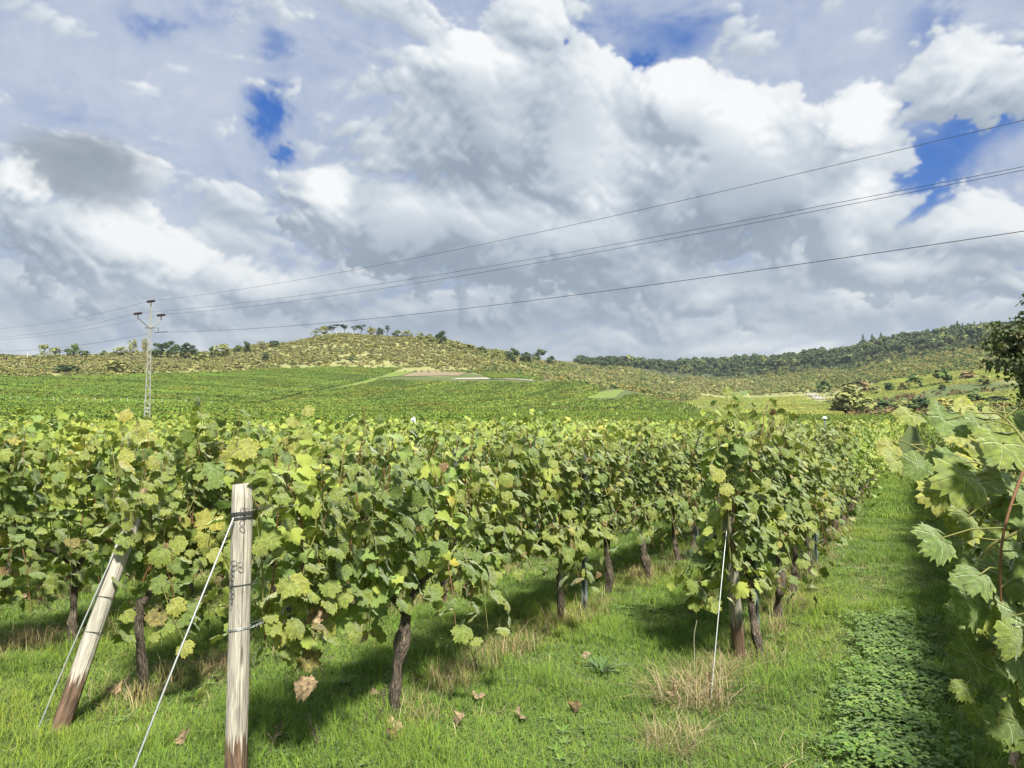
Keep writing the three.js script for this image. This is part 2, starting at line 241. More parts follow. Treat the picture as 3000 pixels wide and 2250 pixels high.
const zincMap = texture(128, 128, (u, v) => { const e = 0.55 + tile((x, y, z) => fbm(x * 2, y * 2, z * 2, 3), u, v, 2) * 0.22; return [e * 0.9, e * 0.99, e * 1.02]; });
const ZINC = new THREE.MeshStandardMaterial({ map: zincMap, metalness: 0.55, roughness: 0.55 });

// ---------------------------------------------------------------- shapes
function build(pos, idx, uv, col) { const g = new THREE.BufferGeometry(); g.setAttribute('position', new THREE.Float32BufferAttribute(pos, 3)); g.setAttribute('uv', new THREE.Float32BufferAttribute(uv || new Array(pos.length / 3 * 2).fill(0), 2)); if (col) g.setAttribute('color', new THREE.Float32BufferAttribute(col, 3)); g.setIndex(idx); g.computeVertexNormals(); return g; }
function tube(pts, radii, seg = 8, rough = 0, off = 0) {       // a tapering limb through the points
  const pos = [], uv = [], idx = [], n = pts.length, T = V(), N = V(1, 0, 0.01), B = V(); let len = 0;
  for (let i = 0; i < n; i++) {
    T.copy(pts[Math.min(n - 1, i + 1)]).sub(pts[Math.max(0, i - 1)]).normalize(); N.addScaledVector(T, -N.dot(T)).normalize(); B.crossVectors(T, N);
    if (i) len += pts[i].distanceTo(pts[i - 1]);
    for (let j = 0; j <= seg; j++) {
      const a = (j % seg) / seg * 2 * Math.PI, cx = Math.cos(a), cy = Math.sin(a), q = radii[i] * (1 + (rough ? rough * (noise(cx * 2.4 + off, cy * 2.4, len * 9 + off) + 0.6 * noise(cx * 6 + off, cy * 6, len * 4)) : 0));
      pos.push(pts[i].x + (N.x * cx + B.x * cy) * q, pts[i].y + (N.y * cx + B.y * cy) * q, pts[i].z + (N.z * cx + B.z * cy) * q); uv.push(j / seg, len * 2);
      if (i && j < seg) { const a0 = (i - 1) * (seg + 1) + j, b0 = i * (seg + 1) + j; idx.push(a0, a0 + 1, b0, a0 + 1, b0 + 1, b0); }
    }
  }
  for (const [row, dir] of [[0, 1], [n - 1, -1]]) { const c = pos.length / 3; pos.push(pts[row].x, pts[row].y, pts[row].z); uv.push(0.5, 0); for (let j = 0; j < seg; j++) { const a0 = row * (seg + 1) + j; if (dir > 0) idx.push(c, a0 + 1, a0); else idx.push(c, a0, a0 + 1); } }
  const g = build(pos, idx, uv);
  // one normal along the seam
  const na = g.attributes.normal; for (let i = 0; i < n; i++) { const p = i * (seg + 1), q = p + seg; const x = na.getX(p) + na.getX(q), y = na.getY(p) + na.getY(q), z = na.getZ(p) + na.getZ(q), l = Math.hypot(x, y, z) || 1; na.setXYZ(p, x / l, y / l, z / l); na.setXYZ(q, x / l, y / l, z / l); }
  return g;
}
const curve = (pts, n) => new THREE.CatmullRomCurve3(pts).getPoints(n);
const cord = (pts, r, seg = 5, n = 0) => { const p = n ? curve(pts, n) : pts; return tube(p, p.map(() => r), seg); };

// vine leaf: five toothed lobes, folded on the midrib and cupped; tip towards +y, face towards +z, stalk at the origin
const EDGE = [[0, 0.98], [0.09, 0.86], [0.19, 0.91], [0.28, 0.76], [0.4, 0.7], [0.5, 0.82], [0.62, 0.78], [0.8, 0.95], [0.94, 0.8], [1.08, 0.86], [1.25, 0.68], [1.4, 0.77], [1.58, 0.69], [1.78, 0.81], [1.95, 0.66], [2.15, 0.7], [2.4, 0.55], [2.65, 0.58], [2.95, 0.32]];
function leafShape(k, detail, wilt) {
  seed(900 + k * 13); const fold = wilt ? rr(0.7, 1.2) : rr(-0.05, 0.4), droop = wilt ? rr(0.8, 1.5) : rr(-0.1, 0.75), curl = wilt ? rr(-0.9, 0.9) : rr(-0.4, 0.45), wave = wilt ? rr(0.12, 0.2) : rr(0.04, 0.14), ph = rr(0, 6), twist = rr(-0.3, 0.3), out = [];
  const edge = detail ? EDGE : EDGE.filter((_, i) => [0, 3, 7, 10, 13, 16, 18].includes(i));
  for (const s of [1, -1]) { const l = edge.map(([a, r]) => [s * a, r * (1 + gauss() * 0.07)]); if (s > 0) out.push(...l); else out.push(...l.slice(1).reverse()); }
  const ring = detail ? [0, 0.5, 1.05, 1.7, 2.4, -2.4, -1.7, -1.05, -0.5].map((a) => [a, 0.42]) : [];
  const lift = (x, y) => { const r = Math.hypot(x, y); return Math.abs(x) * fold - droop * r * r * 0.6 + curl * x * y * 0.7 + wave * Math.sin(x * 7 + ph) * Math.cos(y * 6 + ph) + twist * x * y; };
  const pos = [], uv = [], idx = [], add = (x, y) => { pos.push(x, y, lift(x, y)); uv.push(...leafUV(x, y)); return pos.length / 3 - 1; };
  const c = add(0, 0.06), o = out.map(([a, r]) => add(Math.sin(a) * r, Math.cos(a) * r));
  if (!detail) { for (let i = 0; i < o.length; i++) if (i !== edge.length - 1) idx.push(c, o[(i + 1) % o.length], o[i]); return build(pos, idx, uv); }
  const q = ring.map(([a, r]) => add(Math.sin(a) * r, Math.cos(a) * r)), ang = (a) => (a + 2 * Math.PI) % (2 * Math.PI), no = o.length, nq = q.length;
  for (let i = 0; i < nq; i++) idx.push(c, q[(i + 1) % nq], q[i]);
  let i = 0, j = 0; while (i < no || j < nq) {
    const ao = i < no ? (i + 1 >= no ? 2 * Math.PI : ang(out[i + 1][0])) : 99, aq = j < nq ? (j + 1 >= nq ? 2 * Math.PI : ang(ring[j + 1][0])) : 99;
    if (ao <= aq) { idx.push(q[j % nq], o[(i + 1) % no], o[i % no]); i++; } else { idx.push(q[j % nq], q[(j + 1) % nq], o[i % no]); j++; }
  }
  return build(pos, idx, uv);
}
const WILTED = [...Array(5).keys()].map((k) => leafShape(70 + k, true, true));
const LEAVES = [...Array(14).keys()].map((k) => leafShape(k, true)), PLAIN = [...Array(6).keys()].map((k) => leafShape(40 + k, false));
// copies of small shapes joined into one, each with its colour
function join(items) {               // [{geo, matrix, color}]
  let nv = 0, ni = 0; for (const it of items) { nv += it.geo.attributes.position.count; ni += it.geo.index.count; }
  const pos = new Float32Array(nv * 3), nor = new Float32Array(nv * 3), uv = new Float32Array(nv * 2), col = new Float32Array(nv * 3), idx = new Uint32Array(ni), p = V(), nm = new THREE.Matrix3(); let v = 0, i = 0;
  for (const it of items) {
    const g = it.geo, gp = g.attributes.position, gn = g.attributes.normal, gu = g.attributes.uv; nm.getNormalMatrix(it.matrix);
    for (let k = 0; k < g.index.count; k++) idx[i++] = g.index.getX(k) + v;
    for (let k = 0; k < gp.count; k++, v++) { p.fromBufferAttribute(gp, k).applyMatrix4(it.matrix); pos.set([p.x, p.y, p.z], v * 3); p.fromBufferAttribute(gn, k).applyMatrix3(nm).normalize(); nor.set([p.x, p.y, p.z], v * 3); uv.set([gu.getX(k), gu.getY(k)], v * 2); col.set(it.color, v * 3); }
  }
  const g = new THREE.BufferGeometry(); g.setAttribute('position', new THREE.BufferAttribute(pos, 3)); g.setAttribute('normal', new THREE.BufferAttribute(nor, 3)); g.setAttribute('uv', new THREE.BufferAttribute(uv, 2)); g.setAttribute('color', new THREE.BufferAttribute(col, 3)); g.setIndex(new THREE.BufferAttribute(idx, 1)); return g;
}
const X = V(), Y = V(), Z = V();
function leafMatrix(p, normal, tip, size) { Z.copy(normal).normalize(); Y.copy(tip).addScaledVector(Z, -tip.dot(Z)).normalize(); X.crossVectors(Y, Z); return new THREE.Matrix4().makeBasis(X.multiplyScalar(size), Y.multiplyScalar(size), Z.multiplyScalar(size)).setPosition(p); }
const masses = new Map();
function scatter(name, geo, mat, list, label, category) {            // uncountable growth [{m, c}]: one object for each mass, its clumps below it
  if (!list.length) return;
  if (!masses.has(label)) { const g = new THREE.Group(); g.name = numbered(name); scene.add(g); masses.set(label, tag(g, label, category, null, 'stuff')); }
  const o = new THREE.InstancedMesh(geo, mat, list.length); o.name = 'clumps'; o.userData.kind = 'stuff';
  list.forEach(({ m, c }, i) => { o.setMatrixAt(i, m); if (c) o.setColorAt(i, c); }); masses.get(label).add(shade(o));
}
const quadA = new THREE.Matrix4(), EU = new THREE.Euler(), QU = new THREE.Quaternion();
const placed = (x, y, z, turn, sx, sy = sx, sz = sx, tx = 0, tz = 0) => new THREE.Matrix4().compose(V(x, y, z), QU.setFromEuler(EU.set(tx, turn, tz)).clone(), V(sx, sy, sz));

// ---------------------------------------------------------------- ground
{
  const azs = [], rs = [0]; for (let a = -180; a < -52; a += 8) azs.push(a); for (let a = -52; a <= 52; a += 0.4) azs.push(a); for (let a = 56; a <= 180; a += 8) azs.push(a); azs[azs.length - 1] = 180;
  // land use: grassed vineyard soil on the plain and lower slope, dry grass on the hill, forest floor on the ridge
  for (let r = 0.6; r < 6500; r *= 1.018) rs.push(r);
  const pos = [], col = [], uv = [], idx = [], na = azs.length, nr = rs.length;
  for (let i = 0; i < nr; i++) for (let j = 0; j < na; j++) {
    const a = azs[j] * Math.PI / 180, x = Math.sin(a) * rs[i], z = -Math.cos(a) * rs[i], y = height(x, z), r = rs[i]; pos.push(x, y, z); uv.push(x, z);
    const m = fbm(x / 2.2, z / 2.2, 4, 3), M = fbm(x / 40, z / 40, 6, 4), far = smooth(475, 515, r + M * 70), green = [0.075 + m * 0.02, 0.11 + m * 0.03, 0.028], vin = [0.08 + M * 0.03, 0.105 + M * 0.03, 0.03], straw = [0.23 + M * 0.08, 0.235 + M * 0.07, 0.09 + M * 0.04];
    const wood = smooth(1085, 1120, r + M * 60); for (let c = 0; c < 3; c++) col.push(Math.max(0.01, lerp(lerp(lerp(green[c], vin[c], smooth(-0.2, 0.2, m)), straw[c], far), [0.045, 0.06, 0.025][c], wood)));
    if (i && j < na - 1) { const p = (i - 1) * na + j, q = i * na + j; idx.push(p, p + 1, q, p + 1, q + 1, q); }
  }
  const g = build(pos, idx.map((v) => v), uv, col); // faces up
  const nm = g.attributes.normal; if (nm.getY(na * 20) < 0) { const a = g.index.array; for (let i = 0; i < a.length; i += 3) { const t = a[i]; a[i] = a[i + 1]; a[i + 1] = t; } g.computeVertexNormals(); }
  const earthBump = texture(512, 512, (u, v) => { const e = 0.5 + tile((x, y, z) => fbm(x, y, z, 5, 0.6), u, v, 6) * 0.7; return [e, e, e]; }, false);
  solid('ground', g, new THREE.MeshStandardMaterial({ vertexColors: true, roughness: 1, bumpMap: earthBump, bumpScale: 0.04 }), null, null, null, 'structure');
}
// a strip or patch laid on the land between four places
function laid(name, corners, mat, lift, kind, label, nu = 24, nv = 8) {
  const c = corners.map(([px, py]) => ground(px, py)), pos = [], uv = [], idx = [];
  for (let j = 0; j <= nv; j++) for (let i = 0; i <= nu; i++) { const u = i / nu, v = j / nv, w = noise(u * 9, v * 5, corners[0][0]) * 0.8; const x = lerp(lerp(c[0].x, c[1].x, u), lerp(c[3].x, c[2].x, u), v), z = lerp(lerp(c[0].z, c[1].z, u), lerp(c[3].z, c[2].z, u), v) + w; pos.push(x, height(x, z) + lift, z); uv.push(x, z); if (i < nu && j < nv) { const a = j * (nu + 1) + i; idx.push(a, a + 1, a + nu + 1, a + 1, a + nu + 2, a + nu + 1); } }
  const g = build(pos, idx, uv); if (g.attributes.normal.getY(5) < 0) { const a = g.index.array; for (let i = 0; i < a.length; i += 3) { const t = a[i]; a[i] = a[i + 1]; a[i + 1] = t; } g.computeVertexNormals(); }
  return solid(name, g, mat, label, null, null, kind);
}
const soilMap = texture(256, 256, (u, v) => { const e = 0.52 + tile((x, y, z) => fbm(x, y, z, 4), u, v, 3) * 0.3 + Math.sin(v * 2 * Math.PI * 4) * 0.07; return [e * 0.92, e * 0.83, e * 0.66]; }); soilMap.repeat.set(0.08, 0.08);
const grassMap = texture(256, 256, (u, v) => { const e = 0.46 + tile((x, y, z) => fbm(x, y, z, 4), u, v, 4) * 0.4; return [e * 0.86, e * 1.0, e * 0.42]; }); grassMap.repeat.set(0.15, 0.15);
const trackMap = texture(128, 128, (u, v) => { const e = 0.58 + tile((x, y, z) => fbm(x, y, z, 4), u, v, 4) * 0.3; return [e, e * 0.97, e * 0.88]; }); trackMap.repeat.set(0.2, 0.2);
const SOIL = new THREE.MeshStandardMaterial({ map: soilMap, roughness: 1 }), MEADOW = new THREE.MeshStandardMaterial({ map: grassMap, roughness: 1 }), TRACK = new THREE.MeshStandardMaterial({ map: trackMap, roughness: 1 });
laid('fallow_field', [[1170, 1104], [1345, 1102], [1385, 1086], [1225, 1088]], SOIL, 0.3, 'structure', 'bare brown fallow strip below the hill');
laid('meadow', [[1105, 1110], [1165, 1104], [1222, 1088], [1150, 1090]], MEADOW, 0.32, 'structure', 'green grass corner beside the fallow strip');
laid('meadow', [[1680, 1168], [1800, 1166], [1835, 1144], [1775, 1146]], MEADOW, 0.1, 'structure', 'green grass gap between the vineyard blocks');
laid('meadow', [[560, 1205], [720, 1206], [1115, 1106], [1065, 1106]], MEADOW, 0.25, 'structure', 'grassy way climbing between two vineyard blocks', 30, 40);
laid('track', [[1320, 1114], [1560, 1117], [1565, 1113], [1340, 1109]], TRACK, 0.35, 'structure', 'pale track above the middle vineyard');
laid('track', [[2395, 1172], [2425, 1168], [2378, 1151], [2360, 1153]], TRACK, 0.3, 'structure', 'pale gravel track bending through the valley', 10, 16);
laid('dry_meadow', [[2500, 1213], [2760, 1212], [2770, 1203], [2500, 1204]], new THREE.MeshStandardMaterial({ map: soilMap, color: rgb(1, 0.95, 0.75), roughness: 1 }), 0.2, 'structure', 'straw coloured strip of dry grass below the bushes');

// ---------------------------------------------------------------- vineyards too far off to count the vines
function clump(n, lx, ly, lz, size, tones, lift) {         // leafy tuft made of small leaf-like faces
  const items = []; for (let i = 0; i < n; i++) {
    const x = rr(-lx, lx), y = lift + ly * Math.pow(rnd(), 0.8) * (1 + 0.25 * noise(x * 3, 2, lift)), z = gauss() * lz, N = V(gauss(), 0.5 + gauss() * 0.6, Math.sign(z + gauss() * 0.1) * 0.8 + gauss() * 0.4), s = size * rr(0.7, 1.3), t = pick(tones), k = rr(0.85, 1.15);
    items.push({ geo: pick(PLAIN), matrix: leafMatrix(V(x, y, z), N, V(gauss() * 0.6, -1, z), s), color: t.map((c) => c * k) });
  }
  return join(items);
}
const T = TONES, fieldTones = [T[0], T[0], T[2], T[3], T[3], T[4], T[1]], hillTones = [[0.105, 0.17, 0.024], [0.078, 0.138, 0.02], [0.13, 0.188, 0.028], [0.158, 0.198, 0.036]], paleTones = [[0.22, 0.25, 0.06], [0.26, 0.27, 0.07], [0.18, 0.23, 0.05]];
const inside = (poly, x, z) => { let c = false; for (let i = 0, j = poly.length - 1; i < poly.length; j = i++) { const a = poly[i], b = poly[j]; if ((a.z > z) !== (b.z > z) && x < (b.x - a.x) * (z - a.z) / (b.z - a.z) + a.x) c = !c; } return c; };
function vineyard(label, edge, dir, gap, step, protos, keep, jitter = 0.25, lanes = 0) {
  const poly = edge.map((e) => (e.length === 3 ? away(e[0], e[2]) : ground(e[0], e[1], VH))), d = V(dir[0], 0, dir[1]).normalize(), q = V(-d.z, 0, d.x), us = poly.map((p) => p.x * d.x + p.z * d.z), vs = poly.map((p) => p.x * q.x + p.z * q.z), lists = protos.map(() => []), turn = Math.atan2(-d.z, d.x);
  for (let v = Math.floor(Math.min(...vs) / gap) * gap; v < Math.max(...vs); v += gap) for (let u = Math.min(...us); u < Math.max(...us); u += step) {
    if (lanes && Math.round(v / gap) % lanes === 0) continue; const vv = v + noise(u / 30, v / 9, 2) * jitter, x = d.x * u + q.x * vv, z = d.z * u + q.z * vv; if (!inside(poly, x, z) || (keep && !keep(x, z))) continue;
    if (rnd() < 0.025) continue;
    const k = rr(0.82, 1.18) * (1 + 0.3 * noise(x / 25, z / 25, 3)) * (1 + 0.5 * noise(v * 0.37, 5.5, u / 60)), y = 1 + 0.35 * noise(x / 18, z / 18, 7), s = rr(0.85, 1.12);
    lists[Math.floor(rnd() * protos.length)].push({ m: placed(x, height(x, z) - 0.05, z, turn + (rnd() < 0.5 ? Math.PI : 0), 1, s, rr(0.85, 1.2)), c: rgb(k * y, k, k * 0.95) });
  }
  protos.forEach((p, i) => scatter('vineyard', p, FAR, lists[i], label, 'vineyard'));
  return lists.reduce((a, l) => a + l.length, 0);
}
seed(3001);
const hillVine = [0, 1, 2].map(() => clump(34, 0.65, 1.25, 0.26, 0.24, hillTones, 0.45)), paleVine = [0, 1].map(() => clump(30, 0.65, 1.2, 0.26, 0.25, paleTones, 0.4));
vineyard('dark green vineyard slope on the left, rows running across it', [[-420, 1100], [0, 1099], [300, 1098], [600, 1089], [800, 1077], [1000, 1072], [1180, 1075], [1090, 1104], [900, 1142], [720, 1178], [620, 1196], [300, 1188], [0, 1180], [-420, 1180]], [1, 0.42], 3.6, 0.8, hillVine, null, 0.5, 8);
vineyard('broad green vineyard block in the middle of the slope', [[740, 1184], [900, 1148], [1120, 1110], [1330, 1116], [1560, 1119], [1700, 1120], [1780, 1134], [1690, 1166], [1800, 1168], [1860, 1150], [1990, 1176], [2060, 1200], [1500, 1206], [900, 1205], [640, 1203]], [0.28, -0.96], 2.1, 1.05, hillVine, null, 0.25, 14);
vineyard('narrow vineyard strip above the fallow field', [[1150, 1086], [1230, 1085], [1395, 1084], [1590, 1096], [1590, 1108], [1440, 1105], [1400, 1086]], [1, 0.05], 2.2, 1.1, hillVine);
vineyard('pale yellowing vineyards on the valley floor', [[2060, 1200], [2000, 1178], [2060, 1160], [2340, 1158], [2400, 1176], [2470, 1180], [2470, 1208], [2330, 1210]], [1, -0.15], 3.0, 1.2, paleVine, null, 0.4, 6);
vineyard('sunlit vineyard climbing the right hand slope', [[2440, 1172], [2520, 1140], [2680, 1102], [2860, 1080], [3080, 1066], [3400, 1066], [3400, 1098], [3000, 1104], [2760, 1128], [2600, 1160]], [1, -0.35], 2.6, 1.1, paleVine, null, 0.3, 5);
vineyard('lower vineyard terrace on the right hand slope', [[2560, 1186], [2700, 1168], [3000, 1132], [3400, 1128], [3400, 1168], [3000, 1172], [2740, 1184]], [1, -0.3], 2.6, 1.1, paleVine, null, 0.3, 5);

// ---------------------------------------------------------------- grapevines
// one vine in its own frame: x along the row, y up, z to the right of the row
function grow(n, o = {}) {
  seed(5000 + n * 101); const { x0 = -0.56, x1 = 0.56, top = 1.5, low = 0.62, dense = 1, wild = 0.05, hanging = 0.13 } = o, leaves = [], canes = [], count = Math.round((x1 - x0) * 23 * dense);
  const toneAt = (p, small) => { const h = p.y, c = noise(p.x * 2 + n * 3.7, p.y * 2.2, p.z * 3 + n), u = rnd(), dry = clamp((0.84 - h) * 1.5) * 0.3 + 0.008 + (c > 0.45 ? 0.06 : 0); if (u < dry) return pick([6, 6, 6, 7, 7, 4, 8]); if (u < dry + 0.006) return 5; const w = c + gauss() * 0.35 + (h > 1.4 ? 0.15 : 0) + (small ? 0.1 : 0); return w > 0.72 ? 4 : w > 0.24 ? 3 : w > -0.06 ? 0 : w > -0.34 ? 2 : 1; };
  const leaf = (p, side, size, small) => {
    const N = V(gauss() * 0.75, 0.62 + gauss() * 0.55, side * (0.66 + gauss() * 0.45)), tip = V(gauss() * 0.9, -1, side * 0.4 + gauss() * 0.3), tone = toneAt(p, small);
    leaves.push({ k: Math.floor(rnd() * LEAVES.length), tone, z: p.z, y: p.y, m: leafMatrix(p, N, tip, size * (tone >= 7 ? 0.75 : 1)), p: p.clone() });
  };
  for (let i = 0; i < count; i++) {
    const bx = lerp(x0, x1, (i + rr(0.15, 0.85)) / count), strong = rnd() < wild, len = strong ? rr(0.95, 1.15) : rr(0.68, 0.98) * top / 1.5, lx = gauss() * 0.16, lz = gauss() * 0.13, pts = [], hang = rnd() < hanging, y0 = rr(0.66, 0.8), fall = rr(0.3, 0.5);
    for (let j = 0; j <= 6; j++) { const t = j / 6; pts.push(hang ? V(bx + lx * 2 * t, y0 + 0.25 * Math.sin(t * 2.6) - t * t * fall, (lz > 0 ? 1 : -1) * (0.1 + 0.25 * t)) : V(bx + lx * t + gauss() * 0.02, y0 + len * t * (1 - 0.06 * t), lz * t * 1.2 + gauss() * 0.03 + (t > 0.8 && !strong ? lz * 0.6 : 0))); }
    canes.push({ pts, green: rnd() < 0.35 });
    const c = new THREE.CatmullRomCurve3(pts), L = Math.max(c.getLength(), 0.3); let side = rnd() < 0.5 ? 1 : -1;
    for (let d = 0.03; d < L; d += rr(0.05, 0.085)) {
      const t = d / L, p = c.getPointAt(Math.min(1, t)), tipFade = t > 0.8 && !hang ? lerp(1, 0.55, (t - 0.8) / 0.2) : 1; side = -side;
      const q = p.clone().add(V(gauss() * 0.05, rr(-0.02, 0.05), side * rr(0.03, 0.11))); leaf(q, rnd() < 0.85 ? side : -side, (0.046 + 0.046 * Math.pow(rnd(), 1.4)) * tipFade, false);
      if (rnd() < 0.62) leaf(p.clone().add(V(gauss() * 0.1, gauss() * 0.07, -side * rr(0.04, 0.16))), -side, rr(0.04, 0.066) * tipFade, true);
    }
  }
  for (let i = 0; i < 44 * (x1 - x0); i++) { const p = V(rr(x0, x1), low + Math.abs(gauss()) * 0.2, gauss() * 0.22); leaf(p, Math.sign(p.z), rr(0.045, 0.08), true); }
  return { leaves, canes };
}
function trunkShape(n, o = {}) {
  seed(7000 + n * 31); const { lean = gauss() * 0.12, knob = rr(0.3, 0.55), r = rr(0.021, 0.031), big = rr(1.2, 1.6), h = 0.66, leanZ = gauss() * 0.06 } = o, pts = [], rad = [];
  const bend = gauss() * 0.07; for (let i = 0; i <= 16; i++) { const t = i / 16; pts.push(V(lean * (1 - t) + Math.sin(t * Math.PI) * bend + gauss() * 0.006, t * h - 0.06, leanZ * (1 - t) + Math.sin(t * 5 + n) * 0.014)); rad.push(r * (1.12 - 0.25 * t) * (1 + (big - 1) * Math.exp(-(((t - knob) / 0.1) ** 2)) + 0.25 * Math.exp(-(((t - 1) / 0.08) ** 2)) + 0.3 * Math.exp(-((t / 0.07) ** 2)))); }
  return tube(pts, rad, 16, 0.4, n * 3.1);
}
function armShape(n, side, reach) { seed(7700 + n * 17 + side); const pts = [V(0, 0.57, 0)]; for (let i = 1; i <= 5; i++) pts.push(V(side * reach * i / 5, 0.6 + 0.1 * Math.sin(i / 5 * 2.4) + gauss() * 0.015 + 0.05, gauss() * 0.02)); const p = curve(pts, 9); return tube(p, p.map((_, i) => lerp(0.022, 0.009, i / 9)), 7, 0.2, n); }
const ONES = ['first', 'second', 'third', 'fourth', 'fifth', 'sixth', 'seventh', 'eighth', 'ninth', 'tenth', 'eleventh', 'twelfth', 'thirteenth', 'fourteenth', 'fifteenth', 'sixteenth', 'seventeenth', 'eighteenth', 'nineteenth', 'twentieth'];
const ORD = [...ONES, ...ONES.slice(0, 9).map((o) => 'twenty-' + o), 'thirtieth', ...ONES.slice(0, 9).map((o) => 'thirty-' + o), 'fortieth'];
const ROWNAME = { 0: 'the near row at the right edge', 1: 'the row behind the lane post', 2: 'the upright front post row', 3: 'the leaning post row' };
for (let k = 4; k < 40; k++) ROWNAME[k] = `the ${ORD[k - 4]} row behind the leaning post`;
for (let k = 1; k < 20; k++) ROWNAME[-k] = `the ${ORD[k - 1]} row beyond the right edge row`;
const START = (k) => (k === 0 ? 1.0 : k === 1 ? 5.72 : k === 2 ? 3.62 : k === 3 ? 3.05 : k === 4 ? 2.5 : k < 0 ? 3 : 2.4 + (k - 5) * 0.12);
const STEP = 1.1, all = [];
for (let k = -150; k < 170; k++) {
  const n = rowN(k), s0 = START(k), far = Math.sqrt(Math.max(0, 225 * 225 - n * n)), m = Math.floor((far - s0) / STEP);
  for (let j = 0; j < m; j++) {
    if (k === 2 && j === 1) continue; const s = s0 + j * STEP, x = n * CT + s * ST, z = n * ST - s * CT; if (z > -0.3 && !(k === 0 && j < 2)) continue;
    const r = Math.hypot(x, z), px = x / -z; if (Math.abs(px) > 0.95 + 2 / r) continue; all.push({ k, j, s, n, x, z, r, view: Math.abs(px) < 0.72 + 0.6 / r });
  }
}
all.sort((a, b) => (a.view === b.view ? a.r - b.r : a.view ? -1 : 1));
const near = all.slice(0, 300), rest = all.slice(300);
// simple vines: shared foliage, for those whose leaves are too small to pick apart
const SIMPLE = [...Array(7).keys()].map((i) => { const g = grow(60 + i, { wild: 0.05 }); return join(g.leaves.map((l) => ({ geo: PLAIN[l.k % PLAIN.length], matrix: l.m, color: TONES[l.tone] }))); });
const TRUNKS = [...Array(7).keys()].map((i) => trunkShape(i)), ARMS = [0, 1, 2].map((i) => [armShape(i, 1, 0.52), armShape(i, -1, 0.52)]);
const TWISTED = (() => { const p = curve([V(0.05, -0.08, 0.02), V(0.02, 0.16, 0.03), V(-0.06, 0.26, 0.06), V(-0.03, 0.36, 0.08), V(0.1, 0.38, 0.05), V(0.2, 0.46, 0.02), V(0.22, 0.62, 0)], 26); return tube(p, p.map((_, i) => 0.03 * (1 + 0.3 * Math.sin(i * 0.9)) * (1.1 - i / 60)), 12, 0.3, 5); })();
let leafCount = 0;
near.forEach((v, i) => {
  const nth = v.k === 2 && v.j > 1 ? v.j - 1 : v.j, g = thing('grapevine', `${ORD[nth]} grapevine from the near end of ${ROWNAME[v.k]}`, 'grapevine', 'grapevines in ' + ROWNAME[v.k]);
  g.position.set(v.x, height(v.x, v.z), v.z); g.rotation.y = ROWTURN;
  const detailed = (v.k === 0 && v.s < 9) || (v.k === 1 && v.s < 14.5) || (v.k === 2 && v.s < 14.5) || (v.k === 3 && v.s < 7.5) || (v.k === 4 && v.s < 6) || (v.k === 5 && v.s < 4.5);
  if (!detailed) {
    const t = i % 7; part('trunk', TRUNKS[(i * 3) % 7], BARK, g); const f = part('foliage', SIMPLE[t], LEAFV, g, 'stuff'); if (i % 2) f.rotation.y = Math.PI; f.scale.set(1, 0.94 + ((i * 37) % 17) / 100, 1.05); return;
  }
  const first = v.k === 2 && v.j === 0, opt = first ? { x0: -1.1, x1: 1.12, top: 1.42, wild: 0.04, hanging: 0.2 } : v.k === 2 && v.j === 2 ? { x0: -1.05 } : v.k === 1 && v.j === 0 ? { x0: -0.7, low: 0.48, top: 1.85, wild: 0.1, dense: 1.1 } : v.k === 3 && v.j === 0 ? { x0: -0.2, top: 1.42, low: 0.36, dense: 1.2, hanging: 0.34 } : v.k === 4 ? { hanging: 0.3, low: 0.42 } : v.k === 1 && v.j < 3 ? { top: 1.62 } : v.k === 0 ? { wild: 0.05, top: 1.45, dense: 1.3, hanging: 0.25, low: 0.5 } : {};
  const { leaves, canes } = grow(100 + v.k * 40 + v.j, opt);
  part('trunk', first ? trunkShape(3, { lean: -0.07, knob: 0.78, r: 0.026, big: 2.1, h: 0.62, leanZ: 0 }) : v.k === 1 && v.j === 1 ? TWISTED : TRUNKS[(v.j + v.k * 2) % 7], BARK, g);
  const a = ARMS[(v.j + v.k) % 3]; part('arm', a[0], BARK, g); if (v.k < 3 || v.j > 0) part('arm', a[1], BARK, g);
  for (const c of canes) { const p = curve(c.pts, 8); part('cane', tube(p, p.map((_, q) => lerp(0.0045, 0.002, q / 8)), 5), c.green ? GREENCANE : CANE, g); }
  const face = v.k === 0 ? -1 : 1; leaves.sort((p, q) => (q.z - p.z) * face + (q.y > 1.3 && p.y <= 1.3 ? 0.05 : 0));
  const single = leaves.filter((l) => l.z * face > -0.06 || l.y > 1.32).slice(0, 300), set = new Set(single), rem = leaves.filter((l) => !set.has(l));
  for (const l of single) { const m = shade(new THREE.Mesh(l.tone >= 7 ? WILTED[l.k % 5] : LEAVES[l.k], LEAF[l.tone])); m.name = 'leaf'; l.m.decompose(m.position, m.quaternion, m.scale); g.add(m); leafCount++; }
  if (rem.length) part('foliage', join(rem.map((l) => ({ geo: LEAVES[l.k], matrix: l.m, color: TONES[l.tone] }))), LEAFV, g, 'stuff');
});
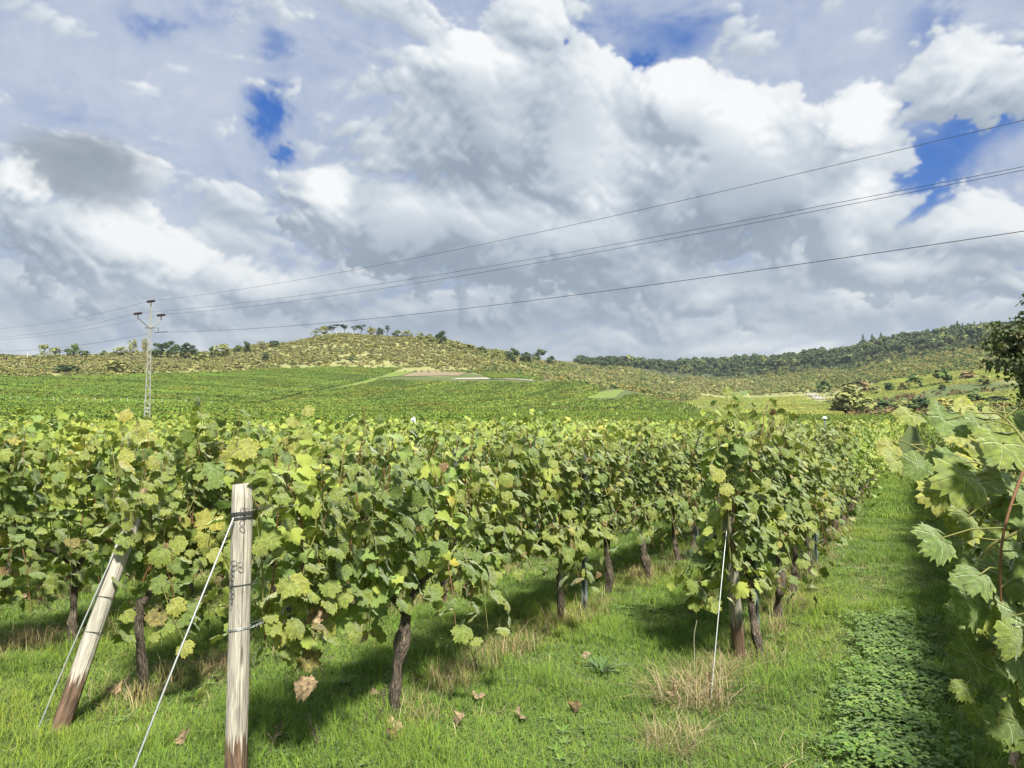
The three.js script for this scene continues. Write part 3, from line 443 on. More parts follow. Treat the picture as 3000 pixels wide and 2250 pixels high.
// the rest of the vines on the plain
seed(3100);
{
  const mid = [0, 1, 2, 3].map(() => clump(150, 0.6, 1.1, 0.2, 0.095, fieldTones, 0.55)), farther = [0, 1, 2].map(() => clump(44, 0.62, 1.1, 0.22, 0.19, [...hillTones, ...hillTones, T[1], T[0]], 0.5)), lists = [...mid, ...farther].map(() => []);
  for (const v of rest) {
    const lod = v.r < 75 ? Math.floor(rnd() * 4) : 4 + Math.floor(rnd() * 3), k = rr(0.82, 1.18) * (1 + 0.25 * noise(v.x / 14, v.z / 14, 9)), y = 1 + 0.3 * noise(v.x / 20, v.z / 20, 5);
    if (v.r > 90 && !inside2(v)) continue;
    lists[lod].push({ m: placed(v.x, height(v.x, v.z), v.z, ROWTURN + (rnd() < 0.5 ? Math.PI : 0), 1, rr(0.9, 1.1), rr(0.9, 1.15)), c: rgb(k * y, k, k * 0.9) });
  }
  [...mid, ...farther].forEach((p, i) => scatter('vineyard', p, i < 4 ? LEAFV : FAR, lists[i], i < 4 ? 'leafy tops of the vine rows on the plain' : 'far vine rows on the plain below the slope', 'vineyard'));
}
function inside2() { return true; }

// ---------------------------------------------------------------- trellis: posts, ties, stays, wires
function postMap(brown, sd, grey) {
  return texture(256, 1024, (u, v) => {
    const a = u * 2 * Math.PI, cx = Math.cos(a), cy = Math.sin(a); let bend = 0, ring = 0; seed(sd);
    for (let k = 0; k < 6; k++) { const ku = rnd(), kv = rr(0.1, 0.95), du = Math.min(Math.abs(u - ku), 1 - Math.abs(u - ku)) * 2.2, dv = (v - kv) * 12, d = Math.hypot(du * 6, dv * 0.8); bend += Math.exp(-d * d * 0.8) * 0.55 * Math.sign(k - 2.5); ring = Math.max(ring, 1 - smooth(0.16, 0.32, d)); }
    bend += 0.35 * noise(v * 16, sd, cx); const g = fbm(cx * 6 + bend * 5, cy * 6 + sd, v * 9, 3), f = fbm(cx * 20 + bend * 8, cy * 20, v * 16 + sd, 3), big = fbm(cx * 2, cy * 2, v * 9 + sd, 3), crack = smooth(0.32, 0.42, fbm(cx * 5 + sd, cy * 5, v * 1.4, 2));
    let e = grey + g * 0.17 + f * 0.22 + big * 0.16 - ring * 0.22 - crack * 0.3; const line = smooth(0.012, -0.012, v - brown - 0.1 * fbm(cx * 5, cy * 5, v * 6 + sd, 4) - 0.03 * big);
    const wood = [e * 0.99, e * 0.96, e * 0.905], wet = 0.42 + g * 0.3 + f * 0.25 + big * 0.2;
    return [lerp(wood[0], wet * 0.88, line), lerp(wood[1], wet * 0.71, line), lerp(wood[2], wet * 0.58, line)];
  });
}
const postBump = texture(256, 1024, (u, v) => { const a = u * 2 * Math.PI, e = 0.5 + fbm(Math.cos(a) * 10, Math.sin(a) * 10, v * 5, 4) * 0.7; return [e, e, e]; }, false);
function postShape(from, to, r, sd, tilt) {
  const n = 26, dir = to.clone().sub(from), pts = [], rad = []; seed(sd); const bx = gauss() * 0.008, bz = gauss() * 0.008;
  for (let i = 0; i <= n; i++) { const t = i / n; pts.push(from.clone().addScaledVector(dir, t).add(V(Math.sin(t * 3) * bx, 0, Math.sin(t * 3) * bz))); rad.push(r * (1.03 - 0.06 * t) * (1 + noise(t * 5, sd, 1) * 0.02) * (t > 0.992 ? 0.965 : 1)); }
  const g = tube(pts, rad, 28, 0.012, sd), p = g.attributes.position, uv = g.attributes.uv, L = dir.length();
  for (let i = 0; i < uv.count; i++) uv.setY(i, uv.getY(i) / 2 / L);
  const top = n * 29; for (let j = 0; j <= 28; j++) p.setY(top + j, p.getY(top + j) + (p.getX(top + j) - to.x) * tilt); g.computeVertexNormals(); return g;
}
const ringAt = (c, axis, r, wr, turns = 1, tilt = 0.2) => { const q = new THREE.Quaternion().setFromUnitVectors(V(0, 1, 0), axis.clone().normalize()), pts = []; for (let i = 0; i <= 28 * turns; i++) { const a = i / 28 * 2 * Math.PI; pts.push(V(Math.cos(a) * r, Math.sin(a + 1) * tilt * r + (i / 28 - turns / 2) * wr * 2.6, Math.sin(a) * r).applyQuaternion(q).add(c)); } return tube(pts, pts.map(() => wr), 6); };
const D = V(ST, 0, -CT);         // along the rows
const postMat = (brown, sd, grey) => new THREE.MeshStandardMaterial({ map: postMap(brown, sd, grey), bumpMap: postBump, bumpScale: 0.006, roughness: 0.95 });
function endPost(from, to, r, sd, label, brown, grey, ties) {
  const g = thing('end_post', label, 'post', 'wooden end posts of the vine rows'), gy = height(from.x, from.z); g.position.set(from.x, gy, from.z);
  const a = V(0, -0.25, 0), b = V(to.x - from.x, to.y, to.z - from.z), ax = b.clone().normalize(); a.copy(ax).multiplyScalar(-0.25);
  part('pole', postShape(a, b, r, sd, 0.12), postMat(brown, sd, grey), g);
  for (const [h, turns, dark] of ties) part('wire_tie', ringAt(ax.clone().multiplyScalar(h / ax.y), ax, r + 0.002, 0.0022, turns, 0.16), dark ? DARKWIRE : WIRE, g);
  return g;
}
const P1 = V(-1.18, 0, -3.3), P0 = V(-2.43, 0, -4.14), P2 = V(1.6, 0, -5.4);
const post1 = endPost(P1, V(-1.18, 1.4, -3.32), 0.0455, 11, 'upright weathered grey wooden post in the foreground with brown foot', 0.34, 0.64, [[1.27, 3, true], [1.25, 2, true], [0.965, 1, true], [0.78, 2, false]]);
endPost(P0, V(-2.24, 1.11, -4.5), 0.046, 23, 'leaning pale wooden post on the left with brown foot', 0.38, 0.64, [[0.97, 3, true], [0.68, 1, true], [0.5, 1, true]]);
endPost(P2, V(1.43, 1.24, -5.09), 0.043, 37, 'grey wooden post half hidden in leaves beside the grass lane', 0.36, 0.55, [[1.05, 2, false]]);
{ // ring chain, eyelets and tensioner on the front post
  const c = new THREE.Group(); c.name = 'chain'; post1.add(c); c.position.set(-0.012, 0, 0.048); const link = new THREE.TorusGeometry(0.0085, 0.0014, 6, 14);
  for (let i = 0; i < 9; i++) { const m = part('link', link, DARKWIRE, c); m.position.set(Math.sin(i * 1.3) * 0.003, 1.065 - i * 0.0195, 0.002); m.rotation.y = i % 2 ? 1.2 : 0.15; m.scale.set(0.9, 1.35, 1); }
  for (const [x, y] of [[0.022, 1.06], [-0.004, 1.066], [0.026, 1.235], [0.028, 1.29]]) { const m = part('eyelet', new THREE.TorusGeometry(0.011, 0.0017, 6, 16), DARKWIRE, post1); m.position.set(x, y, 0.048); }
  const hook = curve([V(0.026, 1.29, 0.05), V(0.06, 1.3, 0.03), V(0.085, 1.292, 0), V(0.11, 1.3, -0.03), V(0.14, 1.295, -0.06)], 16).map((p, i) => p.add(V(0, Math.sin(i * 1.6) * 0.006, 0))); part('twisted_wire', tube(hook, hook.map(() => 0.0018), 5), DARKWIRE, post1);
  const tw = (a, b, ph) => { const pts = []; for (let i = 0; i <= 40; i++) { const t = i / 40, q = a.clone().lerp(b, t), k = 0.007 * Math.sin(t * Math.PI); q.y += Math.sin(t * 34 + ph) * k; q.z += Math.cos(t * 34 + ph) * k; pts.push(q); } return tube(pts, pts.map(() => 0.0016), 5); };
  const a = V(0.044, 0.78, 0.005), b = V(0.135, 0.8, -0.165); part('twisted_wire', tw(a, b, 0), WIRE, post1); part('twisted_wire', tw(a, b, 3.1), WIRE, post1);
  const t = new THREE.Group(); t.name = 'wire_tensioner'; post1.add(t); t.position.set(0.165, 0.812, -0.22); t.rotation.y = ROWTURN; t.rotation.z = 0.12;
  const fr = curve([V(-0.06, 0, 0), V(-0.04, 0.016, 0), V(0.04, 0.018, 0), V(0.062, 0, 0), V(0.04, -0.018, 0), V(-0.04, -0.016, 0), V(-0.06, 0, 0)], 30); part('frame', tube(fr, fr.map(() => 0.003), 6), WIRE, t);
  const dr = part('drum', new THREE.CylinderGeometry(0.012, 0.012, 0.03, 12), DARKWIRE, t); dr.rotation.x = Math.PI / 2; dr.position.x = -0.015; const ct = part('catch', new THREE.TorusGeometry(0.012, 0.004, 6, 10), ZINC, t); ct.position.x = 0.016;
}
function stay(a, b, r, label, two) { const s = thing('stay_wire', label, 'wire', 'stay wires of the end posts'); s.position.copy(b); const f = (o) => { const p = curve([a.clone().sub(b).add(o), a.clone().lerp(b, 0.5).sub(b).add(o).add(V(0, -0.008, 0)), V(0, -0.05, 0)], 14); part('strand', tube(p, p.map(() => r), 6), WIRE, s); }; f(V(0, 0, 0)); if (two) f(V(0.012, 0.02, 0.012)); }
stay(V(-1.205, 1.24, -3.27), V(-1.5, height(-1.5, -2.68), -2.68), 0.0042, 'pale stay wire running down to the left from the upright front post', true);
stay(V(-2.285, 0.98, -4.43), V(-2.52, height(-2.52, -4.02), -4.02), 0.004, 'double stay wire beside the leaning left post', true);
stay(V(1.44, 1.1, -5.05), V(1.165, height(1.165, -4.55), -4.55), 0.0035, 'thin white stay wire in front of the post beside the lane', false);
for (const [k, s0, s1, hs] of [[0, 0.8, 24, [0.77, 1.05, 1.28]], [1, 5.5, 30, [0.77, 1.05, 1.28]], [2, 2.42, 30, [0.77, 0.955, 1.06, 1.28]], [3, 2.9, 24, [0.55, 0.77, 1.0, 1.22]], [4, 2.2, 18, [0.77, 1.1]], [5, 2.2, 16, [0.77, 1.1]]])
  hs.forEach((h, i) => { const pts = []; for (let s = s0; s <= s1; s += 1.3) { const p = at(rowN(k) + (i % 2 ? 0.03 : -0.02), s); p.y += h - 0.012 * Math.sin((s - s0) * 0.8) ** 2; pts.push(p); } const m = solid('trellis_wire', tube(pts, pts.map(() => 0.0014), 5), WIRE, `${['lowest', 'second', 'third', 'top'][i === hs.length - 1 ? 3 : i]} trellis wire strung along ${ROWNAME[k]}`, 'wire', 'trellis wires'); });
// steel line posts
const CH = new THREE.Shape(); CH.moveTo(-0.022, -0.014); CH.lineTo(-0.022, 0.016); CH.lineTo(-0.018, 0.016); CH.lineTo(-0.018, -0.01); CH.lineTo(-0.006, -0.01); CH.lineTo(-0.004, 0.004); CH.lineTo(0.004, 0.004); CH.lineTo(0.006, -0.01); CH.lineTo(0.018, -0.01); CH.lineTo(0.018, 0.016); CH.lineTo(0.022, 0.016); CH.lineTo(0.022, -0.014); CH.closePath();
const steel = new THREE.ExtrudeGeometry(CH, { depth: 1.68, bevelEnabled: false }); steel.rotateX(-Math.PI / 2); steel.translate(0, -0.25, 0);
for (const [k, list] of [[0, [4.7, 8.7, 12.7]], [1, [5.98, 9.9, 13.8, 17.7]], [2, [6.33, 10.25, 14.2, 18.1]], [3, [6.6, 10.5, 14.4]], [4, [6.2, 10.1]], [5, [6.1, 10]]])
  list.forEach((s, i) => { const p = at(rowN(k), s), g = thing('line_post', `${ORD[i]} steel post in ${ROWNAME[k]}`, 'post', 'steel line posts in the rows'); g.position.copy(p); g.rotation.y = ROWTURN + 1.2 + (i % 3) * 0.1; g.rotation.z = ((i * 7 + k) % 5 - 2) * 0.008; part('profile', steel, ZINC, g); for (const h of [0.78, 1.06, 1.29]) { const c = part('wire_clip', new THREE.TorusGeometry(0.018, 0.0018, 5, 12), DARKWIRE, g); c.position.set(0, h, 0); c.rotation.x = Math.PI / 2; } });

// ---------------------------------------------------------------- special leaves and shoots
const drooping = (v, list, face) => { };
function shoot(name, label, pts, sizes, tones, sd, face) {        // a single shoot that stands clear of the rows
  seed(sd); const base = pts[0].clone(), g = thing(name, label, 'vine shoot', 'long shoots standing out of the rows'); g.position.copy(base); const loc = pts.map((p) => p.clone().sub(base)), c = new THREE.CatmullRomCurve3(loc), p = c.getPoints(14); part('cane', tube(p, p.map((_, i) => lerp(0.0036, 0.0018, i / 14)), 6), sd % 3 ? GREENCANE : CANE, g);
  const L = c.getLength(); let side = 1, tn; const close = base.z > -2.2; for (let d = 0.04; d <= L + 0.02; d += close ? rr(0.026, 0.045) : rr(0.05, 0.075)) { side = -side; const t = Math.min(1, d / L), q = c.getPointAt(t), sz = lerp(sizes[0], sizes[1], t) * (close ? 0.55 + 0.45 * rnd() : rr(0.85, 1.15)), N = face.clone().add(V(gauss() * 0.5, 0.5 + gauss() * 0.35, gauss() * 0.4)), tip = V(side * 0.8 + gauss() * 0.4, -0.7 + gauss() * 0.3, gauss() * 0.4); const o = q.clone().add(V(side * rr(0.02, close ? 0.1 : 0.06), rr(-0.04, 0.04), rr(-0.05, 0.07)));
    const pt = [q, q.clone().lerp(o, 0.5).add(V(0, 0.008, 0)), o]; part('petiole', tube(pt, [0.002, 0.0016, 0.0014], 5), GREENCANE, g);
    const m = shade(new THREE.Mesh((tn = pick(tones)) >= 7 ? pick(WILTED) : pick(LEAVES), LEAF[tn])); m.name = 'leaf'; leafMatrix(o, N, tip, sz).decompose(m.position, m.quaternion, m.scale); g.add(m); }
  return g;
}
const eyeAt = (px, py, depth) => { const u = (px - 1500) / 2208 * depth, v = (1125 - py) / 2208 * depth; return V(u, EYE + v * Math.cos(PITCH) + depth * Math.sin(PITCH), -depth * Math.cos(PITCH) + v * Math.sin(PITCH)); };
const toCam = V(0.25, 0.2, 1);
shoot('vine_shoot', 'yellow green shoot reaching left over the lane from the right row', [eyeAt(2960, 1500, 1.75), eyeAt(2860, 1440, 1.8), eyeAt(2770, 1360, 1.85), eyeAt(2700, 1320, 1.92), eyeAt(2640, 1290, 2.0)], [0.082, 0.06], [4, 3, 3, 3, 2, 4], 31, toCam);
shoot('vine_shoot', 'pale shoot rising at the top of the right row', [eyeAt(2930, 1420, 1.9), eyeAt(2880, 1310, 1.95), eyeAt(2830, 1230, 2.0), eyeAt(2790, 1190, 2.1)], [0.08, 0.06], [3, 4, 5, 3, 2, 3], 32, toCam);
shoot('vine_shoot', 'broad leaved shoot hanging at the right edge of the view', [eyeAt(3040, 1290, 1.45), eyeAt(2990, 1400, 1.42), eyeAt(2940, 1560, 1.4), eyeAt(2930, 1720, 1.42), eyeAt(2950, 1900, 1.45)], [0.088, 0.075], [2, 1, 0, 1, 2, 2], 33, toCam);
shoot('vine_shoot', 'dark leaved shoot hanging low at the bottom right corner', [eyeAt(3060, 1600, 1.5), eyeAt(3010, 1760, 1.5), eyeAt(2975, 1950, 1.55), eyeAt(2990, 2110, 1.6)], [0.085, 0.08], [2, 1, 1, 2], 34, toCam);
shoot('vine_shoot', 'large leaved shoot at the upper right corner of the row', [eyeAt(3060, 1500, 1.5), eyeAt(3020, 1330, 1.5), eyeAt(2960, 1240, 1.55), eyeAt(2900, 1200, 1.65)], [0.085, 0.07], [2, 1, 0, 2], 35, toCam);
shoot('vine_shoot', 'short shoot with blue green leaves beside the right edge', [eyeAt(2980, 1560, 1.6), eyeAt(2900, 1600, 1.62), eyeAt(2860, 1680, 1.66), eyeAt(2850, 1760, 1.7)], [0.08, 0.065], [2, 1, 0, 2], 46, toCam);
shoot('vine_shoot', 'pale leaved shoot in the upper middle of the right row', [eyeAt(2990, 1380, 1.6), eyeAt(2900, 1380, 1.64), eyeAt(2820, 1420, 1.7), eyeAt(2780, 1480, 1.76)], [0.08, 0.065], [3, 2, 0, 2], 47, toCam);
shoot('vine_shoot', 'shaded shoot low in the right row above the grass', [eyeAt(3000, 1830, 1.8), eyeAt(2930, 1880, 1.85), eyeAt(2890, 1960, 1.9)], [0.075, 0.065], [1, 2, 6, 0], 48, toCam);
shoot('vine_shoot', 'blue green shoot hanging in the lower middle of the right row', [eyeAt(3020, 1640, 1.7), eyeAt(2950, 1700, 1.72), eyeAt(2910, 1790, 1.76), eyeAt(2900, 1880, 1.8)], [0.085, 0.07], [2, 1, 0, 2, 3], 49, toCam);
shoot('vine_shoot', 'leafy shoot arching at the right edge below eye height', [eyeAt(3050, 1420, 1.65), eyeAt(2960, 1440, 1.66), eyeAt(2890, 1500, 1.7), eyeAt(2850, 1580, 1.75)], [0.085, 0.07], [2, 0, 3, 2], 50, toCam);
shoot('vine_shoot', 'lowest leafy shoot in the bottom right corner', [eyeAt(3060, 1900, 1.8), eyeAt(3010, 1990, 1.8), eyeAt(2980, 2080, 1.84), eyeAt(2975, 2170, 1.88)], [0.085, 0.075], [1, 2, 0, 1], 51, toCam);
shoot('vine_shoot', 'upright leafy shoot at the top of the right edge', [eyeAt(3010, 1420, 1.9), eyeAt(2980, 1320, 1.92), eyeAt(2950, 1240, 1.95), eyeAt(2940, 1190, 2.0)], [0.085, 0.065], [3, 2, 0, 3], 52, toCam);
shoot('vine_shoot', 'tall single shoot standing above the row beside the lane', [eyeAt(2110, 1400, 5.35), eyeAt(2120, 1280, 5.4), eyeAt(2140, 1190, 5.4), eyeAt(2150, 1135, 5.45)], [0.085, 0.06], [3, 4, 3, 0], 36, toCam);
shoot('vine_shoot', 'leafy shoot standing above the leaning post row', [eyeAt(410, 1340, 4.9), eyeAt(405, 1280, 4.95), eyeAt(395, 1225, 5.0), eyeAt(385, 1205, 5.0)], [0.09, 0.075], [3, 4, 4, 5], 37, toCam);
shoot('vine_shoot', 'shoot with a pale tip rising behind the front post', [eyeAt(870, 1370, 4.3), eyeAt(875, 1300, 4.4), eyeAt(880, 1240, 4.45), eyeAt(885, 1210, 4.5)], [0.08, 0.05], [3, 0, 4, 3], 38, toCam);
shoot('vine_shoot', 'low shoot of withering leaves hanging beside the front post', [eyeAt(990, 1700, 3.75), eyeAt(960, 1800, 3.7), eyeAt(900, 1900, 3.65), eyeAt(850, 1990, 3.6)], [0.075, 0.065], [3, 6, 7, 4, 8, 3, 6], 39, toCam);
shoot('vine_shoot', 'yellowing shoot at the foot of the leaning post row', [eyeAt(470, 1700, 4.3), eyeAt(500, 1790, 4.3), eyeAt(540, 1880, 4.25)], [0.08, 0.065], [0, 3, 4, 6, 0, 1], 40, toCam);
shoot('vine_shoot', 'leafy shoot spilling left over the top of the front post', [eyeAt(760, 1440, 3.42), eyeAt(715, 1370, 3.36), eyeAt(680, 1330, 3.32), eyeAt(640, 1345, 3.3)], [0.088, 0.075], [0, 3, 4, 2, 3], 41, toCam);
shoot('vine_shoot', 'low leafy shoot beside the foot of the lane post', [eyeAt(2130, 1560, 5.2), eyeAt(2085, 1620, 5.15), eyeAt(2050, 1700, 5.15), eyeAt(2060, 1780, 5.1)], [0.08, 0.075], [0, 2, 1, 3], 42, toCam);
shoot('vine_shoot', 'bushy shoot hanging in front of the top of the lane post', [eyeAt(2200, 1300, 4.95), eyeAt(2150, 1340, 4.9), eyeAt(2110, 1400, 4.88), eyeAt(2090, 1470, 4.9)], [0.08, 0.075], [0, 3, 2, 1, 4], 44, toCam);
shoot('vine_shoot', 'bright yellow shoot between the leaning and the upright post', [eyeAt(630, 1520, 4.5), eyeAt(615, 1560, 4.4), eyeAt(605, 1600, 4.35)], [0.075, 0.06], [5, 5, 4], 43, toCam);

// ---------------------------------------------------------------- grass, weeds, fallen leaves
function blade(h, w, lean, turn, sd, seg = 3) { const pos = [], idx = [], uv = [], c = Math.cos(turn), s = Math.sin(turn); for (let i = 0; i <= seg; i++) { const t = i / seg, x = lean * t * t * h, y = h * t * (1 - 0.32 * Math.abs(lean) * t), q = w * (1 - t * t) * 0.5 + 0.0002; for (const k of i === seg ? [0] : [-1, 1]) { pos.push(x * c - k * q * s, y, x * s + k * q * c); uv.push(0, t); } } for (let i = 0; i < seg; i++) { const a = i * 2; if (i === seg - 1) idx.push(a, a + 1, a + 2); else idx.push(a, a + 1, a + 2, a + 1, a + 3, a + 2); } return build(pos, idx, uv); }
function tuft(n, R, h0, h1, w, lean, tones) { const it = []; for (let i = 0; i < n; i++) { const a = rr(0, 6.28), r = R * Math.sqrt(rnd()), k = rr(0.8, 1.2), t = pick(tones); it.push({ geo: blade(rr(h0, h1), w * rr(0.7, 1.3), rr(0.15, lean), rr(0, 6.28)), matrix: new THREE.Matrix4().makeTranslation(Math.cos(a) * r, -0.004, Math.sin(a) * r), color: t.map((c) => c * k) }); } return join(it); }
const BLADE = new THREE.MeshPhysicalMaterial({ color: 0xffffff, vertexColors: true, roughness: 0.95, transmission: 0.3, thickness: 0, clearcoat: 0.05, clearcoatRoughness: 0.5, side: THREE.DoubleSide });
const DRY = new THREE.MeshStandardMaterial({ color: 0xffffff, vertexColors: true, roughness: 0.9, side: THREE.DoubleSide });
seed(8100);
const lush = [[0.125, 0.24, 0.013], [0.155, 0.265, 0.016], [0.095, 0.2, 0.011], [0.195, 0.275, 0.026]], mixed = [...lush, [0.25, 0.3, 0.045]], straw = [[0.3, 0.235, 0.125], [0.25, 0.19, 0.1], [0.37, 0.3, 0.18], [0.19, 0.15, 0.075], [0.2, 0.21, 0.05]];
const T_LUSH = [0, 1, 2].map(() => tuft(16, 0.06, 0.06, 0.13, 0.0042, 1.1, lush)), T_MIX = [0, 1, 2].map(() => tuft(16, 0.065, 0.035, 0.085, 0.0038, 1.6, mixed)), T_LONG = [0, 1].map(() => tuft(18, 0.06, 0.12, 0.24, 0.0045, 1.2, lush)), T_DRY = [0, 1, 2].map(() => tuft(16, 0.07, 0.1, 0.26, 0.003, 1.3, straw)), T_WIDE = [0, 1].map(() => tuft(16, 0.1, 0.08, 0.15, 0.009, 1.2, lush));
const nOf = (x, z) => x * CT + z * ST, sOf = (x, z) => x * ST - z * CT;
const rowDist = (x, z) => { const n = nOf(x, z), k = Math.round((0.45 - n) / GAP), s = sOf(x, z); return s > START(k) - (k === 2 ? 0.2 : 0.3) ? n - rowN(k) : 9; };
const clover = (x, z) => { const n = nOf(x, z), s = sOf(x, z); return smooth(0.33, 0, Math.abs(n + 0.14 + 0.02 * (s - 4) + 0.16 * noise(s * 1.3, n, 1)) / (1 + 0.1 * (5 - s)) - 0.2 * noise(n * 4, s * 2.2, 4)) * smooth(7.6, 6.4, s + noise(n * 4, s, 2) * 0.7); };
{
  const L = { a: T_LUSH.map(() => []), m: T_MIX.map(() => []), l: T_LONG.map(() => []), d: T_DRY.map(() => []), w: T_WIDE.map(() => []) };
  const put = (key, x, z, s, c) => L[key][Math.floor(rnd() * L[key].length)].push({ m: placed(x, height(x, z), z, rr(0, 6.28), s, s * rr(0.62, 1.0), s), c });
  const sow = (r0, r1, per, wide) => { const count = Math.round(per * 0.5 * (r1 * r1 - r0 * r0) * 1.34); for (let i = 0; i < count; i++) {
    const r = Math.sqrt(rr(r0 * r0, r1 * r1)), a = rr(-0.67, 0.67), x = Math.sin(a) * r, z = -Math.cos(a) * r, d = rowDist(x, z), u = noise(x * 1.1, z * 1.1, 3) + 0.5 * noise(x * 3, z * 3, 8), cl = clover(x, z); if (rnd() < cl * 0.3) continue;
    const patch = noise(x * 0.55 + 4, z * 0.55, 12), g = rr(0.85, 1.15) * (1 + patch * 0.2), c = rgb(g * (1 + Math.max(0, patch) * 0.5), g, g);
    const dryChance = Math.exp(-((d / 0.17) ** 2)) * 0.36 * (0.3 + 0.7 * smooth(-0.3, 0.4, noise(x * 1.6, z * 1.6, 30))) ;
    if (rnd() < dryChance) put('d', x, z, rr(0.7, 1.15), rgb(g, g, g)); else if (wide) put('w', x, z, rr(0.8, 1.2), c);
    else if (u > 0.28 && rnd() < 0.5) put('l', x, z, rr(0.6, 0.95), c); else if (u > 0.02) put('a', x, z, rr(0.75, 1.15), c); else put('m', x, z, rr(0.8, 1.25), c);
  } };
  sow(1.8, 5, 620); sow(5, 9, 420); sow(9, 15, 190, false); sow(15, 34, 60, true);
  for (const [key, mats, label] of [['a', BLADE, 'green grass between the vine rows'], ['m', BLADE, 'short mown grass with dry bits'], ['l', BLADE, 'longer lush grass tufts'], ['d', DRY, 'dry straw coloured grass under the vine rows'], ['w', BLADE, 'grass further along the lane']])
    ({ a: T_LUSH, m: T_MIX, l: T_LONG, d: T_DRY, w: T_WIDE })[key].forEach((geo, i) => scatter(key === 'd' ? 'dry_grass' : 'grass', geo, mats, L[key][i], label, 'grass'));
  // trefoil carpet in the lane
  const leaflet = (a, s) => { const pos = [0, 0, 0], idx = [], uv = [0, 0], pts = [[0.25, -0.28], [0.6, -0.42], [0.95, -0.3], [0.92, 0], [0.95, 0.3], [0.6, 0.42], [0.25, 0.28]]; for (const [x, y] of pts) { const X1 = x * s, Y1 = y * s; pos.push(X1 * Math.cos(a) - Y1 * Math.sin(a), 0.12 * s * Math.abs(y) - 0.16 * s * x * x, X1 * Math.sin(a) + Y1 * Math.cos(a)); uv.push(x, y); } for (let i = 1; i < 7; i++) idx.push(0, i + 1, i); return build(pos, idx, uv); };
  const sprig = [0, 1, 2].map(() => { const it = []; for (let k = 0; k < 9; k++) { const x = rr(-0.07, 0.07), z = rr(-0.07, 0.07), h = rr(0.03, 0.1), a = rr(0, 6), s = rr(0.0145, 0.023), t = pick([[0.1, 0.205, 0.022], [0.13, 0.235, 0.028], [0.08, 0.17, 0.018], [0.16, 0.26, 0.038]]), M = new THREE.Matrix4().compose(V(x, h, z), new THREE.Quaternion().setFromEuler(new THREE.Euler(gauss() * 0.35, 0, gauss() * 0.35)), V(1, 1, 1)); for (let q = 0; q < 3; q++) it.push({ geo: leaflet(a + q * 2.09, s), matrix: M, color: t }); it.push({ geo: blade(h, 0.002, 0.1, a), matrix: new THREE.Matrix4().makeTranslation(x, 0, z), color: [0.1, 0.16, 0.05] }); } return join(it); });
  const C = sprig.map(() => []); for (let i = 0; i < 11000; i++) { const n = rr(-1.2, 0.6), s = rr(1.6, 8.2), x = n * CT + s * ST, z = n * ST - s * CT; if (rnd() < clover(x, z) ** 1.3) { const g = rr(0.85, 1.2); C[i % 3].push({ m: placed(x, height(x, z), z, rr(0, 6), rr(0.85, 1.3)), c: rgb(g, g, g) }); } }
  C.forEach((l, i) => scatter('clover', sprig[i], BLADE, l, 'carpet of clover leaves in the grass lane', 'clover'));
}
// big dry tuft at the foot of the lane post, and smaller ones
seed(8300); const BIGDRY = [0, 1].map(() => tuft(520, 0.2, 0.08, 0.3, 0.0028, 1.9, [[0.33, 0.25, 0.15], [0.26, 0.19, 0.11], [0.42, 0.34, 0.22], [0.2, 0.15, 0.08], [0.2, 0.2, 0.07]]));
[[2030, 2060, 1.15, 'large tuft of dry brown grass in front of the lane post'], [2110, 1990, 0.9, 'dry grass tuft around the foot of the lane post'], [1985, 2200, 0.8, 'small pale dry grass tuft at the bottom edge beside the lane'], [660, 1960, 0.75, 'dry grass tuft between the two left posts'], [1360, 1980, 0.6, 'thin dry grass tuft right of the knobbly trunk'], [90, 1890, 0.8, 'dry grass tuft left of the leaning post'], [2320, 1790, 0.8, 'dry grass tuft along the lane edge under the vines'], [1080, 1790, 0.5, 'dark dry tuft under the row behind the front post']].forEach(([px, py, s, label], i) => { const g = ground(px, py), m = solid('dry_grass_tuft', BIGDRY[i % 2], DRY, label, 'grass tuft', 'dry grass tufts'); m.position.set(g.x, g.y - 0.02, g.z); m.scale.setScalar(s); m.rotation.y = i * 1.7; });
// fallen leaves
seed(8400); [[1345, 2140], [1400, 2070], [1522, 2125], [1682, 2112], [1722, 1940], [1972, 2072], [540, 2205], [395, 2075], [1150, 2165], [1085, 2060], [330, 2050], [1145, 2240], [2075, 2020]].forEach(([px, py], i) => { const g = ground(px, py), o = solid('fallen_leaf', WILTED[i % 5], LEAF[i % 4 === 3 ? 7 : 8], ['curled tan fallen leaf lying in the grass left of centre', 'small fallen leaf below the knobbly trunk', 'tan fallen leaf in the grass at bottom centre', 'crumpled tan fallen leaf right of bottom centre', 'brown fallen leaf behind the broad leaved weed', 'fallen leaf at the edge of the large dry tuft', 'pale fallen leaf left of the front post foot', 'brown leaf lying behind the leaning post foot', 'fallen leaf among the dead weed stems', 'tan leaf on the dry patch right of the front post', 'fallen leaf beside the foot of the leaning post', 'fallen leaf at the very bottom edge', 'fallen leaf in front of the lane post'][i], 'leaf', 'dry fallen leaves in the grass'); o.position.set(g.x, g.y + 0.055, g.z); o.scale.setScalar(rr(0.05, 0.07)); o.rotation.set(-1.3 + gauss() * 0.5, rr(0, 6), gauss() * 0.6); });
